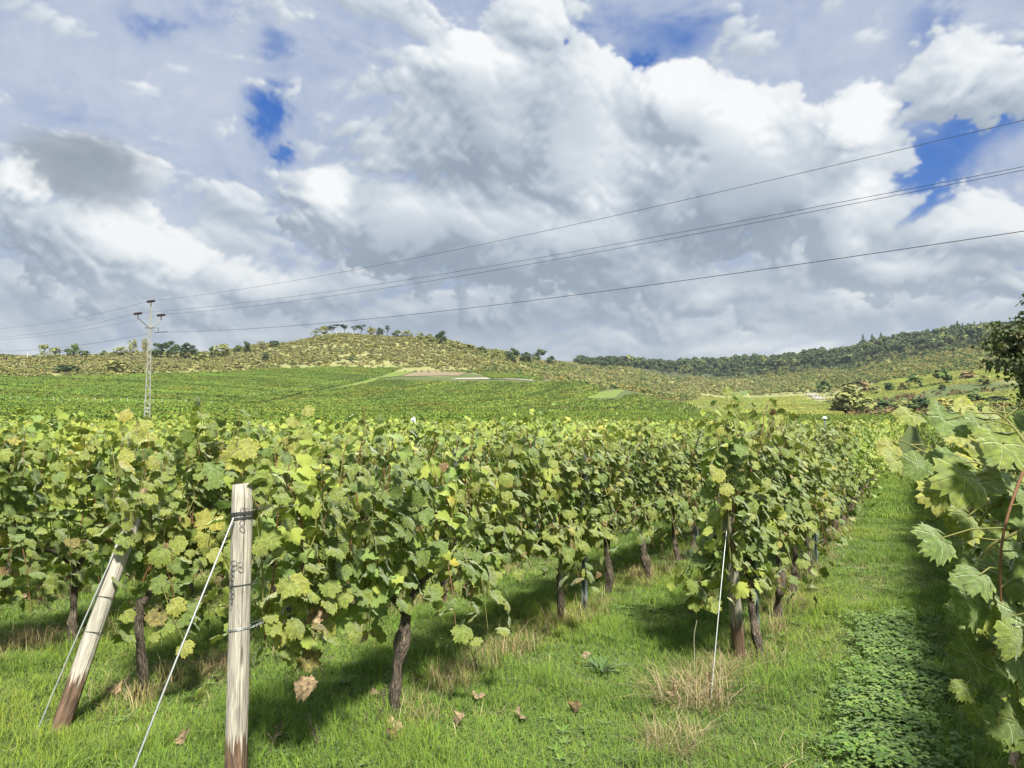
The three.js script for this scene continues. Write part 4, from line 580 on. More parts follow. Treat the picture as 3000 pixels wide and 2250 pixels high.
// dead weed stems
seed(8500); const STEM = new THREE.MeshStandardMaterial({ color: rgb(0.07, 0.055, 0.04), roughness: 0.95 });
[[925, 2235, 140, 'tall dark dead weed stem right of the front post'], [1108, 2150, 115, 'branched dead weed stem in front of the knobbly trunk'], [1136, 2092, 65, 'short dead weed stem beside the knobbly trunk'], [805, 2262, 90, 'thin dead weed stem at the foot of the front post'], [1060, 2150, 45, 'bent dead weed stem left of the branched one'], [1388, 1990, 110, 'dry brown weed stalk right of the knobbly trunk'], [2034, 2000, 175, 'thin pale upright stalk left of the lane post']].forEach(([px, py, hp, label], i) => {
  const g = ground(px, py), h = hp * g.r / 2208, t = thing('dead_weed', label, 'weed', 'dead weed stems'); t.position.set(g.x, g.y - 0.01, g.z); const c = curve([V(0, 0, 0), V(gauss() * 0.02, h * 0.4, gauss() * 0.02), V(gauss() * 0.03, h * 0.75, 0), V(gauss() * 0.03, h, 0)], 10), thin = i === 6; part('stem', tube(c, c.map((_, q) => lerp(thin ? 0.0018 : 0.0042, 0.0014, q / 10)), 6), thin ? new THREE.MeshStandardMaterial({ color: rgb(0.45, 0.42, 0.32), roughness: 0.9 }) : STEM, t);
  if (!thin) for (let k = 0; k < 9; k++) { const p = c[3 + Math.floor(rnd() * 8)], e = p.clone().add(V(gauss() * 0.035, rr(0.005, 0.05), gauss() * 0.035)); part('twig', tube([p, p.clone().lerp(e, 0.5).add(V(0, 0.006, 0)), e], [0.0022, 0.0024, 0.0035], 5), STEM, t); }
});
// small broad leaved weeds through the grass
seed(8550); { const ros = [0, 1].map(() => { const it = []; for (let i = 0; i < 8; i++) it.push({ geo: blade(rr(0.035, 0.07), rr(0.014, 0.022), rr(0.7, 1.3), i * 0.8 + gauss() * 0.2, 0, 4), matrix: new THREE.Matrix4(), color: pick([[0.11, 0.2, 0.03], [0.15, 0.24, 0.04], [0.09, 0.17, 0.035]]) }); return join(it); }), L = [[], []]; for (let i = 0; i < 1500; i++) { const r = Math.sqrt(rr(4, 100)), a = rr(-0.66, 0.66), x = Math.sin(a) * r, z = -Math.cos(a) * r; if (noise(x * 1.4, z * 1.4, 50) < 0.05 || clover(x, z) > 0.3) continue; const g = rr(0.8, 1.2); L[i % 2].push({ m: placed(x, height(x, z) + 0.005, z, rr(0, 6.28), rr(0.7, 1.3)), c: rgb(g, g, g) }); } L.forEach((l, i) => scatter('weeds', ros[i], BLADE, l, 'small leafy weeds among the grass', 'weeds')); }
// dead straw lying in the grass
seed(8560); { const st = tuft(10, 0.09, 0.05, 0.13, 0.0026, 3.2, [[0.42, 0.35, 0.22], [0.34, 0.27, 0.16], [0.5, 0.43, 0.28]]), L = []; for (let i = 0; i < 1800; i++) { const r = Math.sqrt(rr(4, 120)), a = rr(-0.66, 0.66), x = Math.sin(a) * r, z = -Math.cos(a) * r; if (noise(x * 0.9 + 9, z * 0.9, 60) + gauss() * 0.15 < 0.08 || clover(x, z) > 0.3) continue; L.push({ m: placed(x, height(x, z) + 0.012, z, rr(0, 6.28), 1, rr(0.5, 0.9), 1) }); } scatter('dead_straw', st, DRY, L, 'dead straw lying in the mown grass', 'straw'); }
// broad leaved weed
seed(8600); { const g = ground(1762, 1979), t = thing('broadleaf_weed', 'clump of broad shiny green weed leaves in the grass at centre', 'weed'); t.position.set(g.x, g.y, g.z); const M = leafMat(0.1, 0.19, 0.04, { map: null, bumpMap: null }); for (let i = 0; i < 34; i++) { const a = rr(0, 6.28), h = rr(0.09, 0.2), b = part('leaf', blade(h, rr(0.014, 0.026), rr(0.5, 1.3), a, 0, 5), M, t); b.position.set(Math.cos(a) * rr(0, 0.07), 0, Math.sin(a) * rr(0, 0.07)); } }

// ---------------------------------------------------------------- trees and bushes; crowns are made one unit high and one unit wide
const leafQuad = [0, 1, 2].map((k) => { seed(60 + k); const a = [], idx = []; const n = 6; a.push(0, 0, 0.1); for (let i = 0; i < n; i++) { const t = i / n * 6.283, r = rr(0.6, 1.1); a.push(Math.cos(t) * r, Math.sin(t) * r, gauss() * 0.2); idx.push(0, i + 1, (i + 1) % n + 1); } return build(a, idx); });
function crown(sd, lobes, count, size, tones, shape) {
  seed(sd); const L = []; for (let i = 0; i < lobes; i++) { const a = rr(0, 6.28), h = Math.pow(rnd(), 0.8), w = shape(h); L.push({ c: V(Math.cos(a) * w * rr(0.2, 0.75) * 0.5, 0.12 + h * 0.74, Math.sin(a) * w * rr(0.2, 0.75) * 0.5), r: rr(0.11, 0.2) * (0.5 + w * 0.6), t: rr(0.8, 1.2), k: Math.floor(rnd() * tones.length) }); }
  const it = []; for (let i = 0; i < count; i++) { const l = pick(L), d = V(gauss(), gauss() + 0.15, gauss()).normalize(), p = l.c.clone().addScaledVector(d, l.r * (0.55 + 0.5 * rnd())); if (p.y < 0.02) p.y = 0.02 + rnd() * 0.05; const k = l.t * rr(0.8, 1.2), t = rnd() < 0.75 ? tones[l.k] : pick(tones); it.push({ geo: pick(leafQuad), matrix: leafMatrix(p, d.clone().add(V(gauss() * 0.5, 0.4, gauss() * 0.5)), V(gauss(), -0.6, gauss()), size * rr(0.6, 1.4)), color: t.map((c) => c * k) }); }
  return join(it);
}
const round = (h) => Math.sqrt(Math.max(0.05, 1 - (2 * h - 0.9) ** 2 * 0.85)), low = (h) => Math.sqrt(Math.max(0.05, 1 - h * h)), tall = (h) => 0.75 * Math.sqrt(Math.max(0.05, 1 - (2 * h - 1) ** 2 * 0.9)) + 0.1, umbrella = (h) => 0.35 + 0.65 * smooth(0.2, 0.75, h);
const GREENS = { dark: [[0.035, 0.07, 0.022], [0.05, 0.09, 0.027], [0.028, 0.055, 0.02]], green: [[0.08, 0.13, 0.03], [0.11, 0.16, 0.035], [0.065, 0.11, 0.03]], olive: [[0.2, 0.22, 0.07], [0.225, 0.24, 0.078], [0.17, 0.195, 0.06]], yellow: [[0.24, 0.23, 0.06], [0.19, 0.2, 0.055], [0.29, 0.25, 0.075]], straw: [[0.27, 0.265, 0.11], [0.245, 0.25, 0.1], [0.3, 0.285, 0.125]], rust: [[0.2, 0.13, 0.07], [0.26, 0.18, 0.09], [0.16, 0.12, 0.06]], wood: [[0.035, 0.062, 0.024], [0.045, 0.078, 0.028], [0.06, 0.09, 0.032]], pine: [[0.025, 0.05, 0.022], [0.035, 0.062, 0.026]] };
const CROWN = { dark: [0, 1, 2].map((k) => crown(100 + k, 16, 620, 0.05, GREENS.dark, round)), green: [0, 1].map((k) => crown(110 + k, 14, 520, 0.05, GREENS.green, round)), olive: [0, 1].map((k) => crown(120 + k, 14, 460, 0.052, GREENS.olive, round)), yellow: [0, 1].map((k) => crown(130 + k, 12, 380, 0.05, GREENS.yellow, tall)), loose: [0, 1].map((k) => crown(140 + k, 12, 260, 0.045, GREENS.olive, round)), pine: [0, 1, 2].map((k) => crown(150 + k, 9, 300, 0.055, GREENS.pine, umbrella)), bush: [0, 1].map((k) => crown(160 + k, 14, 520, 0.055, GREENS.olive, low)), darkbush: [0, 1].map((k) => crown(170 + k, 14, 520, 0.055, GREENS.dark, low)), strawbush: [0, 1, 2].map((k) => crown(180 + k, 10, 150, 0.085, GREENS.straw, low)), olivebush: [0, 1, 2].map((k) => crown(190 + k, 10, 150, 0.085, GREENS.olive, low)), greenbush: [0, 1].map((k) => crown(200 + k, 10, 150, 0.085, GREENS.green, low)), yellowbush: [0, 1].map((k) => crown(210 + k, 10, 150, 0.085, GREENS.yellow, low)), rustbush: [0].map((k) => crown(220 + k, 10, 140, 0.085, GREENS.rust, low)), wood: [0, 1, 2, 3].map((k) => crown(230 + k, 13, 260, 0.075, GREENS.wood, round)), woodlight: [0, 1].map((k) => crown(240 + k, 13, 260, 0.075, [[0.1, 0.13, 0.04], [0.13, 0.15, 0.05], [0.08, 0.11, 0.035]], round)) };
function spruce(sd) { seed(sd); const it = []; for (let i = 0; i < 520; i++) { const h = Math.pow(rnd(), 1.25), tier = Math.floor(h * 11) / 11, w = (1 - h) * 0.5 * (0.75 + 0.3 * Math.sin(h * 70)) + 0.015, a = rr(0, 6.28), q = w * Math.sqrt(rr(0.15, 1)); it.push({ geo: pick(leafQuad), matrix: leafMatrix(V(Math.cos(a) * q, 0.04 + h * 0.95 - q * 0.12, Math.sin(a) * q), V(Math.cos(a) * 0.6, 0.8, Math.sin(a) * 0.6), V(Math.cos(a), -0.5, Math.sin(a)), rr(0.025, 0.05)), color: pick(GREENS.pine).map((c) => c * rr(0.8, 1.3)) }); } return join(it); }
CROWN.spruce = [0, 1, 2].map((k) => spruce(250 + k));
const LIMB = new THREE.MeshStandardMaterial({ color: rgb(0.11, 0.085, 0.06), roughness: 1 });
const TREETRUNK = [0, 1, 2].map((k) => { seed(300 + k); const a = curve([V(0, -0.08, 0), V(gauss() * 0.02, 0.2, gauss() * 0.02), V(gauss() * 0.03, 0.45, gauss() * 0.03), V(gauss() * 0.04, 0.7, 0)], 8), parts = [tube(a, a.map((_, i) => lerp(0.03, 0.012, i / 8)), 7)]; for (let i = 0; i < 5; i++) { const b = a[3 + i % 5], e = b.clone().add(V(gauss() * 0.25, rr(0.12, 0.3), gauss() * 0.25)); parts.push(tube([b, b.clone().lerp(e, 0.5).add(V(0, 0.02, 0)), e], [0.014, 0.01, 0.005], 5)); } return mergeGeometries(parts); });
let treeNo = 0;
const crest = (px) => { let best = null, top = -9; for (let r = 560; r < 1250; r += 6) { const g = away(px, r), e = (g.y - EYE) / r; if (e > top) { top = e; best = g; } } return best; };
function tree(px, py, hp, wp, kind, label, cat = 'tree', group = 'trees along the skyline', dist) {
  let g = dist ? away(px, dist) : ground(px, py); if (g.r > 1400) g = crest(px); const s = g.r / 2208, H = hp * s * 1.22, Wd = wp * s * 1.1, k = treeNo++, isBush = /bush/.test(kind), trunked = !isBush, share = kind === 'pine' ? 0.5 : 0.16;
  const t = thing(isBush ? 'bush' : kind === 'spruce' ? 'spruce_tree' : kind === 'pine' ? 'pine_tree' : 'tree', label, cat, group); t.position.set(g.x, height(g.x, g.z) - 0.3, g.z); t.rotation.y = k * 2.4;
  if (trunked) part('trunk', TREETRUNK[k % 3], LIMB, t).scale.set(H * 0.9, H, H * 0.9);
  const list = CROWN[kind], c = part('crown', list[k % list.length], FAR, t); const lift = trunked ? share : 0; c.position.y = H * lift - 0.01; c.scale.set(Wd * 1.15, H * (1 - lift), Wd * 1.15); return t;
}
const SK = 'trees along the left skyline', HT = 'trees on the hilltop', SH = 'trees on the shoulder of the hill', RB = 'bushes on the right hand slope';
[[130, 1052, 34, 34, 'loose', 'loose thin crowned tree furthest left on the skyline', SK], [165, 1052, 26, 30, 'olive', 'small olive tree beside the leftmost skyline tree', SK], [197, 1052, 24, 20, 'green', 'small round green tree left of the bright one', SK], [217, 1052, 36, 30, 'green', 'bright green round tree on the left skyline', SK], [250, 1050, 18, 34, 'greenbush', 'low green bush right of the bright green tree', SK], [303, 1048, 18, 16, 'green', 'tiny green tree alone on the left skyline', SK], [355, 1046, 24, 34, 'olive', 'olive tree left of the power pole', SK], [390, 1046, 42, 34, 'loose', 'tall loose tree directly left of the power pole', SK], [424, 1042, 40, 20, 'yellow', 'narrow yellow green tree behind the power pole', SK], [460, 1050, 36, 40, 'dark', 'dark round tree directly right of the power pole', SK], [500, 1052, 42, 48, 'dark', 'largest dark round tree right of the power pole', SK], [550, 1052, 38, 50, 'dark', 'broad dark tree, third right of the power pole', SK], [590, 1058, 22, 50, 'bush', 'wide olive bush below the dark trees', SK], [622, 1048, 26, 24, 'dark', 'small dark tree before the olive hilltop slope', SK], [652, 1050, 36, 46, 'olive', 'rounded olive tree at the foot of the hill', SK], [698, 1040, 24, 28, 'green', 'green tree on the left flank of the hill', SK], [720, 1036, 30, 26, 'dark', 'dark tree on the left flank of the hill', SK], [765, 1026, 24, 30, 'loose', 'bare looking tree on the left flank of the hill', SK], [800, 1018, 18, 40, 'darkbush', 'dark bush high on the left flank of the hill', SK],
  [885, 1070, 52, 42, 'loose', 'lone thin tree standing at the upper edge of the vineyard', SH], [778, 1060, 24, 20, 'dark', 'small dark tree alone on the scrub slope', SH], [1028, 1062, 16, 16, 'green', 'tiny tree on the bare patch of the slope', SH],
  [918, 990, 20, 26, 'loose', 'loose tree at the left end of the hilltop trees', HT], [945, 984, 26, 40, 'olive', 'olive tree at the left of the hilltop', HT], [972, 978, 26, 40, 'pine', 'left pine of the hilltop group', HT], [1006, 975, 28, 38, 'pine', 'pine with a gap beneath on the hilltop', HT], [1035, 975, 26, 30, 'pine', 'pine in the middle of the hilltop', HT], [1056, 975, 28, 30, 'pine', 'tallest pine on the hilltop', HT], [1085, 978, 24, 34, 'yellow', 'yellowish tree among the hilltop pines', HT], [1110, 976, 24, 26, 'dark', 'dark tree right of the hilltop pines', HT], [1133, 974, 30, 22, 'pine', 'lone pine at the right of the hilltop', HT], [1160, 984, 20, 30, 'green', 'green tree right of the lone pine', HT], [1192, 990, 22, 34, 'olive', 'olive tree on the right end of the hilltop', HT], [1232, 998, 22, 34, 'loose', 'loose tree where the hilltop begins to fall', HT], [1262, 1004, 22, 28, 'olive', 'olive tree before the dark tree on the shoulder', HT],
  [1296, 1012, 36, 36, 'dark', 'dark round tree on the right shoulder of the hill', SH], [1340, 1022, 20, 36, 'bush', 'olive bush right of the dark shoulder tree', SH], [1375, 1030, 20, 34, 'olive', 'olive tree halfway down the shoulder', SH], [1412, 1040, 22, 34, 'green', 'green tree lower on the shoulder', SH], [1455, 1050, 20, 40, 'loose', 'loose tree near the foot of the shoulder', SH], [1502, 1066, 40, 40, 'dark', 'tall dark tree at the foot of the shoulder', SH], [1540, 1068, 32, 40, 'dark', 'dark tree between the two tall ones in the saddle', SH], [1582, 1070, 40, 44, 'green', 'tall green tree in the saddle', SH], [1615, 1070, 24, 30, 'dark', 'low dark tree at the right end of the saddle group', SH]]
  .forEach(([px, py, h, w, kind, label, group]) => tree(px, py, h, w, kind, label, /bush/.test(kind) ? 'bush' : 'tree', group));
[[2535, 1036, 42, 24, 'left and tallest of three spruces above the wood'], [2562, 1034, 36, 26, 'middle of three spruces above the wood'], [2588, 1030, 34, 24, 'right of three spruces above the wood'], [2795, 984, 30, 18, 'spruce at the left of the far right skyline group'], [2815, 982, 36, 20, 'spruce second in the far right skyline group'], [2830, 980, 30, 18, 'spruce third in the far right skyline group'], [2865, 976, 32, 18, 'tall spruce close to the walnut tree'], [2884, 975, 30, 18, 'last spruce before the walnut tree']].forEach(([px, py, h, w, label]) => tree(px, py, h, w, 'spruce', label, 'tree', 'spruces above the wood', 1290));
[[2482, 1216, 76, 110, 'bush', 'big olive bush in the middle of the valley edge'], [2590, 1206, 24, 62, 'darkbush', 'low dark bush right of the big olive bush'], [2698, 1208, 36, 70, 'darkbush', 'dark spreading bush on the lower slope'], [2640, 1206, 26, 60, 'olivebush', 'olive bush between the two dark ones'], [2760, 1206, 34, 60, 'yellowbush', 'yellowish bush right of the dark spreading bush'], [2420, 1150, 30, 50, 'greenbush', 'rounded green bush beside the bend of the track'], [2520, 1156, 32, 50, 'rustbush', 'brownish bush above the big olive bush'], [2560, 1160, 24, 40, 'olivebush', 'olive bush left of the round dark bush'], [2602, 1152, 26, 30, 'darkbush', 'small round dark bush on the slope'], [2650, 1150, 24, 36, 'olivebush', 'olive bush right of the round dark bush'], [2680, 1142, 34, 46, 'greenbush', 'green bush in the middle of the slope'], [2762, 1130, 40, 50, 'greenbush', 'tall green bush high on the right slope'], [2762, 1145, 16, 22, 'darkbush', 'tiny dark bush below the tall green one'], [2840, 1112, 20, 60, 'rustbush', 'brownish bush row high on the right slope'], [2880, 1130, 22, 50, 'olivebush', 'olive bush near the walnut tree'], [2860, 1185, 26, 60, 'greenbush', 'green bush low on the right slope'], [2800, 1195, 22, 40, 'olivebush', 'olive bush beside the stone hut'], [2920, 1188, 22, 60, 'darkbush', 'dark bush under the walnut tree'], [195, 1094, 20, 56, 'darkbush', 'flat dark bush above the left vineyard'], [345, 1092, 28, 60, 'olivebush', 'olive bush mound above the left vineyard'], [410, 1094, 18, 36, 'olivebush', 'small olive bush right of the mound'], [700, 1078, 18, 40, 'yellowbush', 'yellow bush above the left vineyard']]
  .forEach(([px, py, h, w, kind, label]) => tree(px, py, h, w, kind, label, 'bush', px < 1000 ? 'bushes above the left vineyard' : RB));
// scrub, hedges and the far wood: uncountable
seed(9100);
function strew(label, name, count, area, kinds, size, squash = 0.75) {
  const lists = kinds.map((k) => CROWN[k].map(() => [])); let made = 0;
  for (let tries = 0; made < count && tries < count * 30; tries++) { const p = area(); if (!p) continue; const [x, z, boost = 1] = p, ki = clamp(Math.floor((noise(x / 45, z / 45, 21) * 0.9 + 0.5 + gauss() * 0.22) * kinds.length), 0, kinds.length - 1), l = pick(lists[ki]), s = rr(size[0], size[1]) * boost, g = rr(0.8, 1.2); l.push({ m: placed(x, height(x, z) - 0.15 * s, z, rr(0, 6.28), s * rr(0.9, 1.35), s * squash * rr(0.75, 1.2), s * rr(0.9, 1.35)), c: rgb(g, g, g * rr(0.9, 1.05)) }); made++; }
  kinds.forEach((k, i) => CROWN[k].forEach((geo, j) => lists[i][j].length && scatter(name, geo, FAR, lists[i][j], label, name.replace(/_/g, ' '))));
}
const polar = (p0, p1, r0, r1, test) => () => { const px = rr(p0, p1), r = Math.sqrt(rr(r0 * r0, r1 * r1)), a = sight(px, 1250).az, x = Math.sin(a) * r, z = -Math.cos(a) * r; return !test || test(px, r, x, z) ? [x, z] : null; };
const upper = (px) => { const pts = [[-600, 462], [0, 462], [300, 480], [600, 508], [800, 522], [1000, 530], [1250, 520], [1450, 482], [1600, 470], [1800, 445], [2000, 430]]; for (let i = 0; i < pts.length - 1; i++) if (px < pts[i + 1][0]) return lerp(pts[i][1], pts[i + 1][1], clamp((px - pts[i][0]) / (pts[i + 1][0] - pts[i][0]))); return 430; };
strew('dry straw coloured scrub covering the hill', 'scrub', 12000, polar(-300, 1500, 455, 790, (px, r) => r > upper(px) + 6 && !(r < upper(px) + 40 && rnd() < 0.6)), ['strawbush', 'olivebush', 'strawbush', 'yellowbush', 'olivebush'], [2.4, 6], 0.55);
strew('olive bushes along the crest of the hill', 'scrub', 1800, polar(-300, 1650, 640, 800, (px, r, x, z) => height(x * 1.05, z * 1.05) - height(x, z) < 2.2), ['olivebush', 'greenbush', 'strawbush', 'olivebush'], [2, 4.5]);
strew('green and olive scrub on the flank behind the vineyard', 'scrub', 9000, polar(1400, 2500, 470, 1120, (px, r) => (px < 1650 ? r > upper(px) + 12 : px < 2050 ? r > upper(px) + 4 : r > 640 + (px - 1650) * 0.16)), ['olivebush', 'greenbush', 'olivebush', 'yellowbush', 'strawbush'], [2, 5.5]);
strew('yellow green scrub on the slope below the wood', 'scrub', 8000, polar(2250, 3400, 700, 1150, (px, r) => r > 740), ['olivebush', 'yellowbush', 'greenbush', 'olivebush'], [2.5, 6.5]);
strew('hedges and brambles between the vineyard terraces', 'hedge', 700, polar(2480, 3350, 255, 330), ['olivebush', 'greenbush', 'rustbush', 'yellowbush'], [1.5, 3.4]);
strew('scattered bushes on the vineyard slope at right', 'hedge', 300, polar(2560, 3350, 380, 470, (px, r, x, z) => noise(x / 12, z / 12, 40) > 0.1), ['olivebush', 'greenbush', 'rustbush'], [1.3, 3.2]);
strew('low hedge lines across the valley floor', 'hedge', 420, polar(1960, 2450, 430, 760, (px, r) => Math.abs((r % 85) - 40) < 7), ['olivebush', 'greenbush', 'yellowbush'], [1.2, 2.6]);
strew('dark wood along the far ridge', 'wood', 2000, polar(1840, 3450, 1080, 1480, (px, r) => r > 1190 - Math.max(0, (px - 2000)) * 0.06 + 50 * noise(px / 90, 3, 1)), ['wood', 'wood', 'wood', 'woodlight'], [12, 23], 1.0);
strew('clump of dark trees in the dip of the ridge', 'wood', 170, polar(1690, 1850, 1050, 1250), ['wood', 'wood'], [11, 18], 1);
strew('mixed trees at the edge of the wood', 'wood', 420, polar(1900, 3450, 1040, 1200, (px, r) => r > 1120 - Math.max(0, (px - 2000)) * 0.06), ['woodlight', 'wood'], [7, 11], 0.95);

// ---------------------------------------------------------------- walnut tree at the right edge
{
  seed(9500); const g = away(3175, 36), t = thing('walnut_tree', 'dark leafy tree reaching into the view at the right edge', 'tree'); t.position.set(g.x, height(g.x, g.z), g.z); t.scale.setScalar(1.45);
  const tips = [], limbs = []; const branch = (p, dir, len, r, lev) => { const mid = p.clone().addScaledVector(dir, len * 0.5).add(V(gauss() * len * 0.08, 0, gauss() * len * 0.08)), end = p.clone().addScaledVector(dir, len).add(V(0, -0.05 * lev * len, 0)); limbs.push(tube(curve([p, mid, end], 6), [...Array(7).keys()].map((i) => lerp(r, r * 0.55, i / 6)), 7)); if (lev >= 2) tips.push([mid, end]); if (lev < 4) { const n = lev === 0 ? 6 : 4; for (let i = 0; i < n; i++) { const q = mid.clone().lerp(end, rr(0.1, 1)); branch(q, dir.clone().multiplyScalar(0.6).add(V(gauss(), gauss() * 0.5 + 0.28 - lev * 0.06, gauss())).normalize(), len * rr(0.5, 0.72), r * 0.55, lev + 1); } } };
  branch(V(0, -0.2, 0), V(0.02, 1, 0), 2.6, 0.19, 0); part('trunk', mergeGeometries(limbs), new THREE.MeshStandardMaterial({ map: barkMap, bumpMap: barkBump, bumpScale: 0.02, roughness: 1, color: rgb(0.5, 0.47, 0.42) }), t);
  const it = []; const lf = build([0, 0, 0, -0.35, 0.4, 0.05, 0, 0.5, 0, 0.35, 0.4, 0.05, 0, 1, -0.1], [0, 2, 1, 0, 3, 2, 1, 2, 4, 2, 3, 4]); for (const [a, b] of tips) for (let i = 0; i < 26; i++) { const p = a.clone().lerp(b, rr(0, 1.1)).add(V(gauss() * 0.22, gauss() * 0.2, gauss() * 0.22)); it.push({ geo: lf, matrix: leafMatrix(p, V(gauss(), 0.6 + gauss() * 0.4, gauss()), V(gauss() * 0.8, -1, gauss() * 0.8), rr(0.1, 0.18)), color: pick([[0.06, 0.1, 0.022], [0.08, 0.12, 0.025], [0.06, 0.095, 0.022], [0.11, 0.14, 0.03], [0.13, 0.13, 0.035]]) }); }
  part('crown', join(it), LEAFV, t, 'stuff');
}

// ---------------------------------------------------------------- power pole and its wires
const STEEL = new THREE.MeshStandardMaterial({ color: rgb(0.38, 0.385, 0.37), roughness: 0.7, metalness: 0.25 }), DARKSTEEL = new THREE.MeshStandardMaterial({ color: rgb(0.13, 0.13, 0.13), roughness: 0.7, metalness: 0.3 }), HOOD = new THREE.MeshStandardMaterial({ color: rgb(0.035, 0.016, 0.018), roughness: 0.6 });
const bar = (a, b, w, d = w) => { const L = a.distanceTo(b), g = new THREE.BoxGeometry(w, L, d); g.applyQuaternion(new THREE.Quaternion().setFromUnitVectors(V(0, 1, 0), b.clone().sub(a).normalize())); g.translate((a.x + b.x) / 2, (a.y + b.y) / 2, (a.z + b.z) / 2); return g; };
const POLE = away(430, 100), ps = 100 / 2208, poleY = height(POLE.x, POLE.z), poleH = EYE + 100 * sight(437, 896).rise - poleY;
const lineDir = V(19 - -41, 0, -29 - -89).normalize(), cross = V(lineDir.z, 0, -lineDir.x);     // the line runs to the right and towards the camera
{
  const t = thing('power_pole', 'slender lattice steel power pole standing in the vineyard', 'power pole'); t.position.set(POLE.x, poleY, POLE.z);
  const legX = (y, s) => s * lerp(0.36, 0.09, y / poleH);
  for (const s of [-1, 1]) { const a = V(legX(0, s), -0.4, 0), b = V(legX(poleH, s) + 0.1, poleH, 0); part('leg', mergeGeometries([bar(a, b, 0.09, 0.05), bar(a.clone().add(V(0, 0, 0.06)), b.clone().add(V(0, 0, 0.06)), 0.03, 0.12)]), STEEL, t); }
  const n = 15; for (let i = 0; i < n; i++) { const y0 = poleH * i / n * 0.9 + 0.4, y1 = poleH * (i + 1) / n * 0.9 + 0.4, s = i % 2 ? 1 : -1; part('brace', bar(V(legX(y0, s) + 0.1 * y0 / poleH, y0, 0.02), V(legX(y1, -s) + 0.1 * y1 / poleH, y1, 0.02), 0.06, 0.05), STEEL, t); }
  const y2 = poleH * 0.16; for (const dy of [0, 0.45]) part('brace', bar(V(legX(y2, -1), y2 + dy, 0.03), V(legX(y2, 1) + 0.05, y2 + dy, 0.03), 0.14, 0.06), STEEL, t);
  const ay = EYE + 100 * sight(430, 958).rise - poleY, ty = EYE + 100 * sight(405, 930).rise - poleY, ty2 = EYE + 100 * sight(463, 938).rise - poleY, ax = 31 * ps;
  part('arm', bar(V(-0.1, ay, 0.05), V(-ax, ty, 0.05), 0.12, 0.1), DARKSTEEL, t); part('arm', bar(V(0.2, ay, 0.05), V(ax, ty2, 0.05), 0.1, 0.08), STEEL, t); part('collar', bar(V(-0.5, ay - 0.1, 0.05), V(0.6, ay - 0.1, 0.05), 0.14, 0.1), DARKSTEEL, t);
  const hood = new THREE.LatheGeometry([[0, 0], [0.1, 0.02], [0.16, 0.3], [0.13, 0.5], [0.17, 0.8], [0.14, 1.1], [0.16, 1.5], [0.1, 1.62], [0, 1.64]].map(([a, b]) => new THREE.Vector2(a, b)), 12); hood.rotateZ(Math.PI / 2); hood.translate(0.8, 0, 0); hood.scale(0.9, 1.0, 0.85);
  const yaw = Math.atan2(-lineDir.z, lineDir.x);
  for (const [x, y] of [[0.12, poleH + 0.55], [-ax, ty + 0.55], [ax, ty2 + 0.55]]) { const i = new THREE.Group(); i.name = 'insulator'; t.add(i); i.position.set(x, y, 0.05); part('stem', new THREE.CylinderGeometry(0.07, 0.1, 0.55, 10).translate(0, -0.28, 0), DARKSTEEL, i); const h = part('hood', hood, HOOD, i); h.rotation.y = -yaw * 0 - 0.5; }
  const by = EYE + 100 * sight(440, 972).rise - poleY; part('bracket', mergeGeometries([bar(V(0.2, by + 0.45, 0.05), V(1.1, by + 0.45, 0.05), 0.05), bar(V(1.1, by + 0.45, 0.05), V(1.1, by - 0.05, 0.05), 0.05), bar(V(0.2, by + 0.1, 0.05), V(0.6, by + 0.1, 0.05), 0.05)]), DARKSTEEL, t); part('clamp', bar(V(0.75, by - 0.08, 0.05), V(2.3, by - 0.05, 0.35), 0.1), DARKSTEEL, t);
  // wires: each from far left past the pole to beyond the right edge
  const wires = [[V(0.12, poleH + 0.62, 0.05), 352, 963, 'top'], [V(-ax, ty + 0.62, 0.05), 488, 988, 'upper middle'], [V(ax, ty2 + 0.62, 0.05), 498, 995, 'lower middle'], [V(0.9, by - 0.06, 0.05), 677, 1029, 'lowest']];
  const rightDist = [34, 34.8, 33.2, 33.5];
  wires.forEach(([loc, yr, yl, which], i) => {
    const a = loc.clone().add(t.position), R = rightDist[i], s = sight(3000, yr), e = V(Math.sin(s.az) * R, EYE + R * s.rise, -Math.cos(s.az) * R), l = sight(0, yl), LD = 135, f = V(Math.sin(l.az) * LD, EYE + LD * l.rise, -Math.cos(l.az) * LD);
    const span = (p, q, sag, n, from = 0, to = 1) => { const o = []; for (let k = 0; k <= n; k++) { const u = from + (to - from) * k / n, v = p.clone().lerp(q, u); v.y -= sag * 4 * u * (1 - u) ; o.push(v); } return o; };
    const out = [...span(f, a, 0.5, 14, -0.6, 1), ...span(a, e, [0.9, 0.85, 0.85, 0.9][i], 40, 0, 1.28).slice(1)], rad = out.map(() => (i === 3 ? 0.016 : 0.0115));
    solid('power_line', tube(out, rad, 6), new THREE.MeshStandardMaterial({ color: rgb(0.05, 0.05, 0.055), roughness: 0.7, metalness: 0.3 }), `${which} power line crossing the sky from the lattice pole`, 'cable', 'overhead power lines');
  });
}

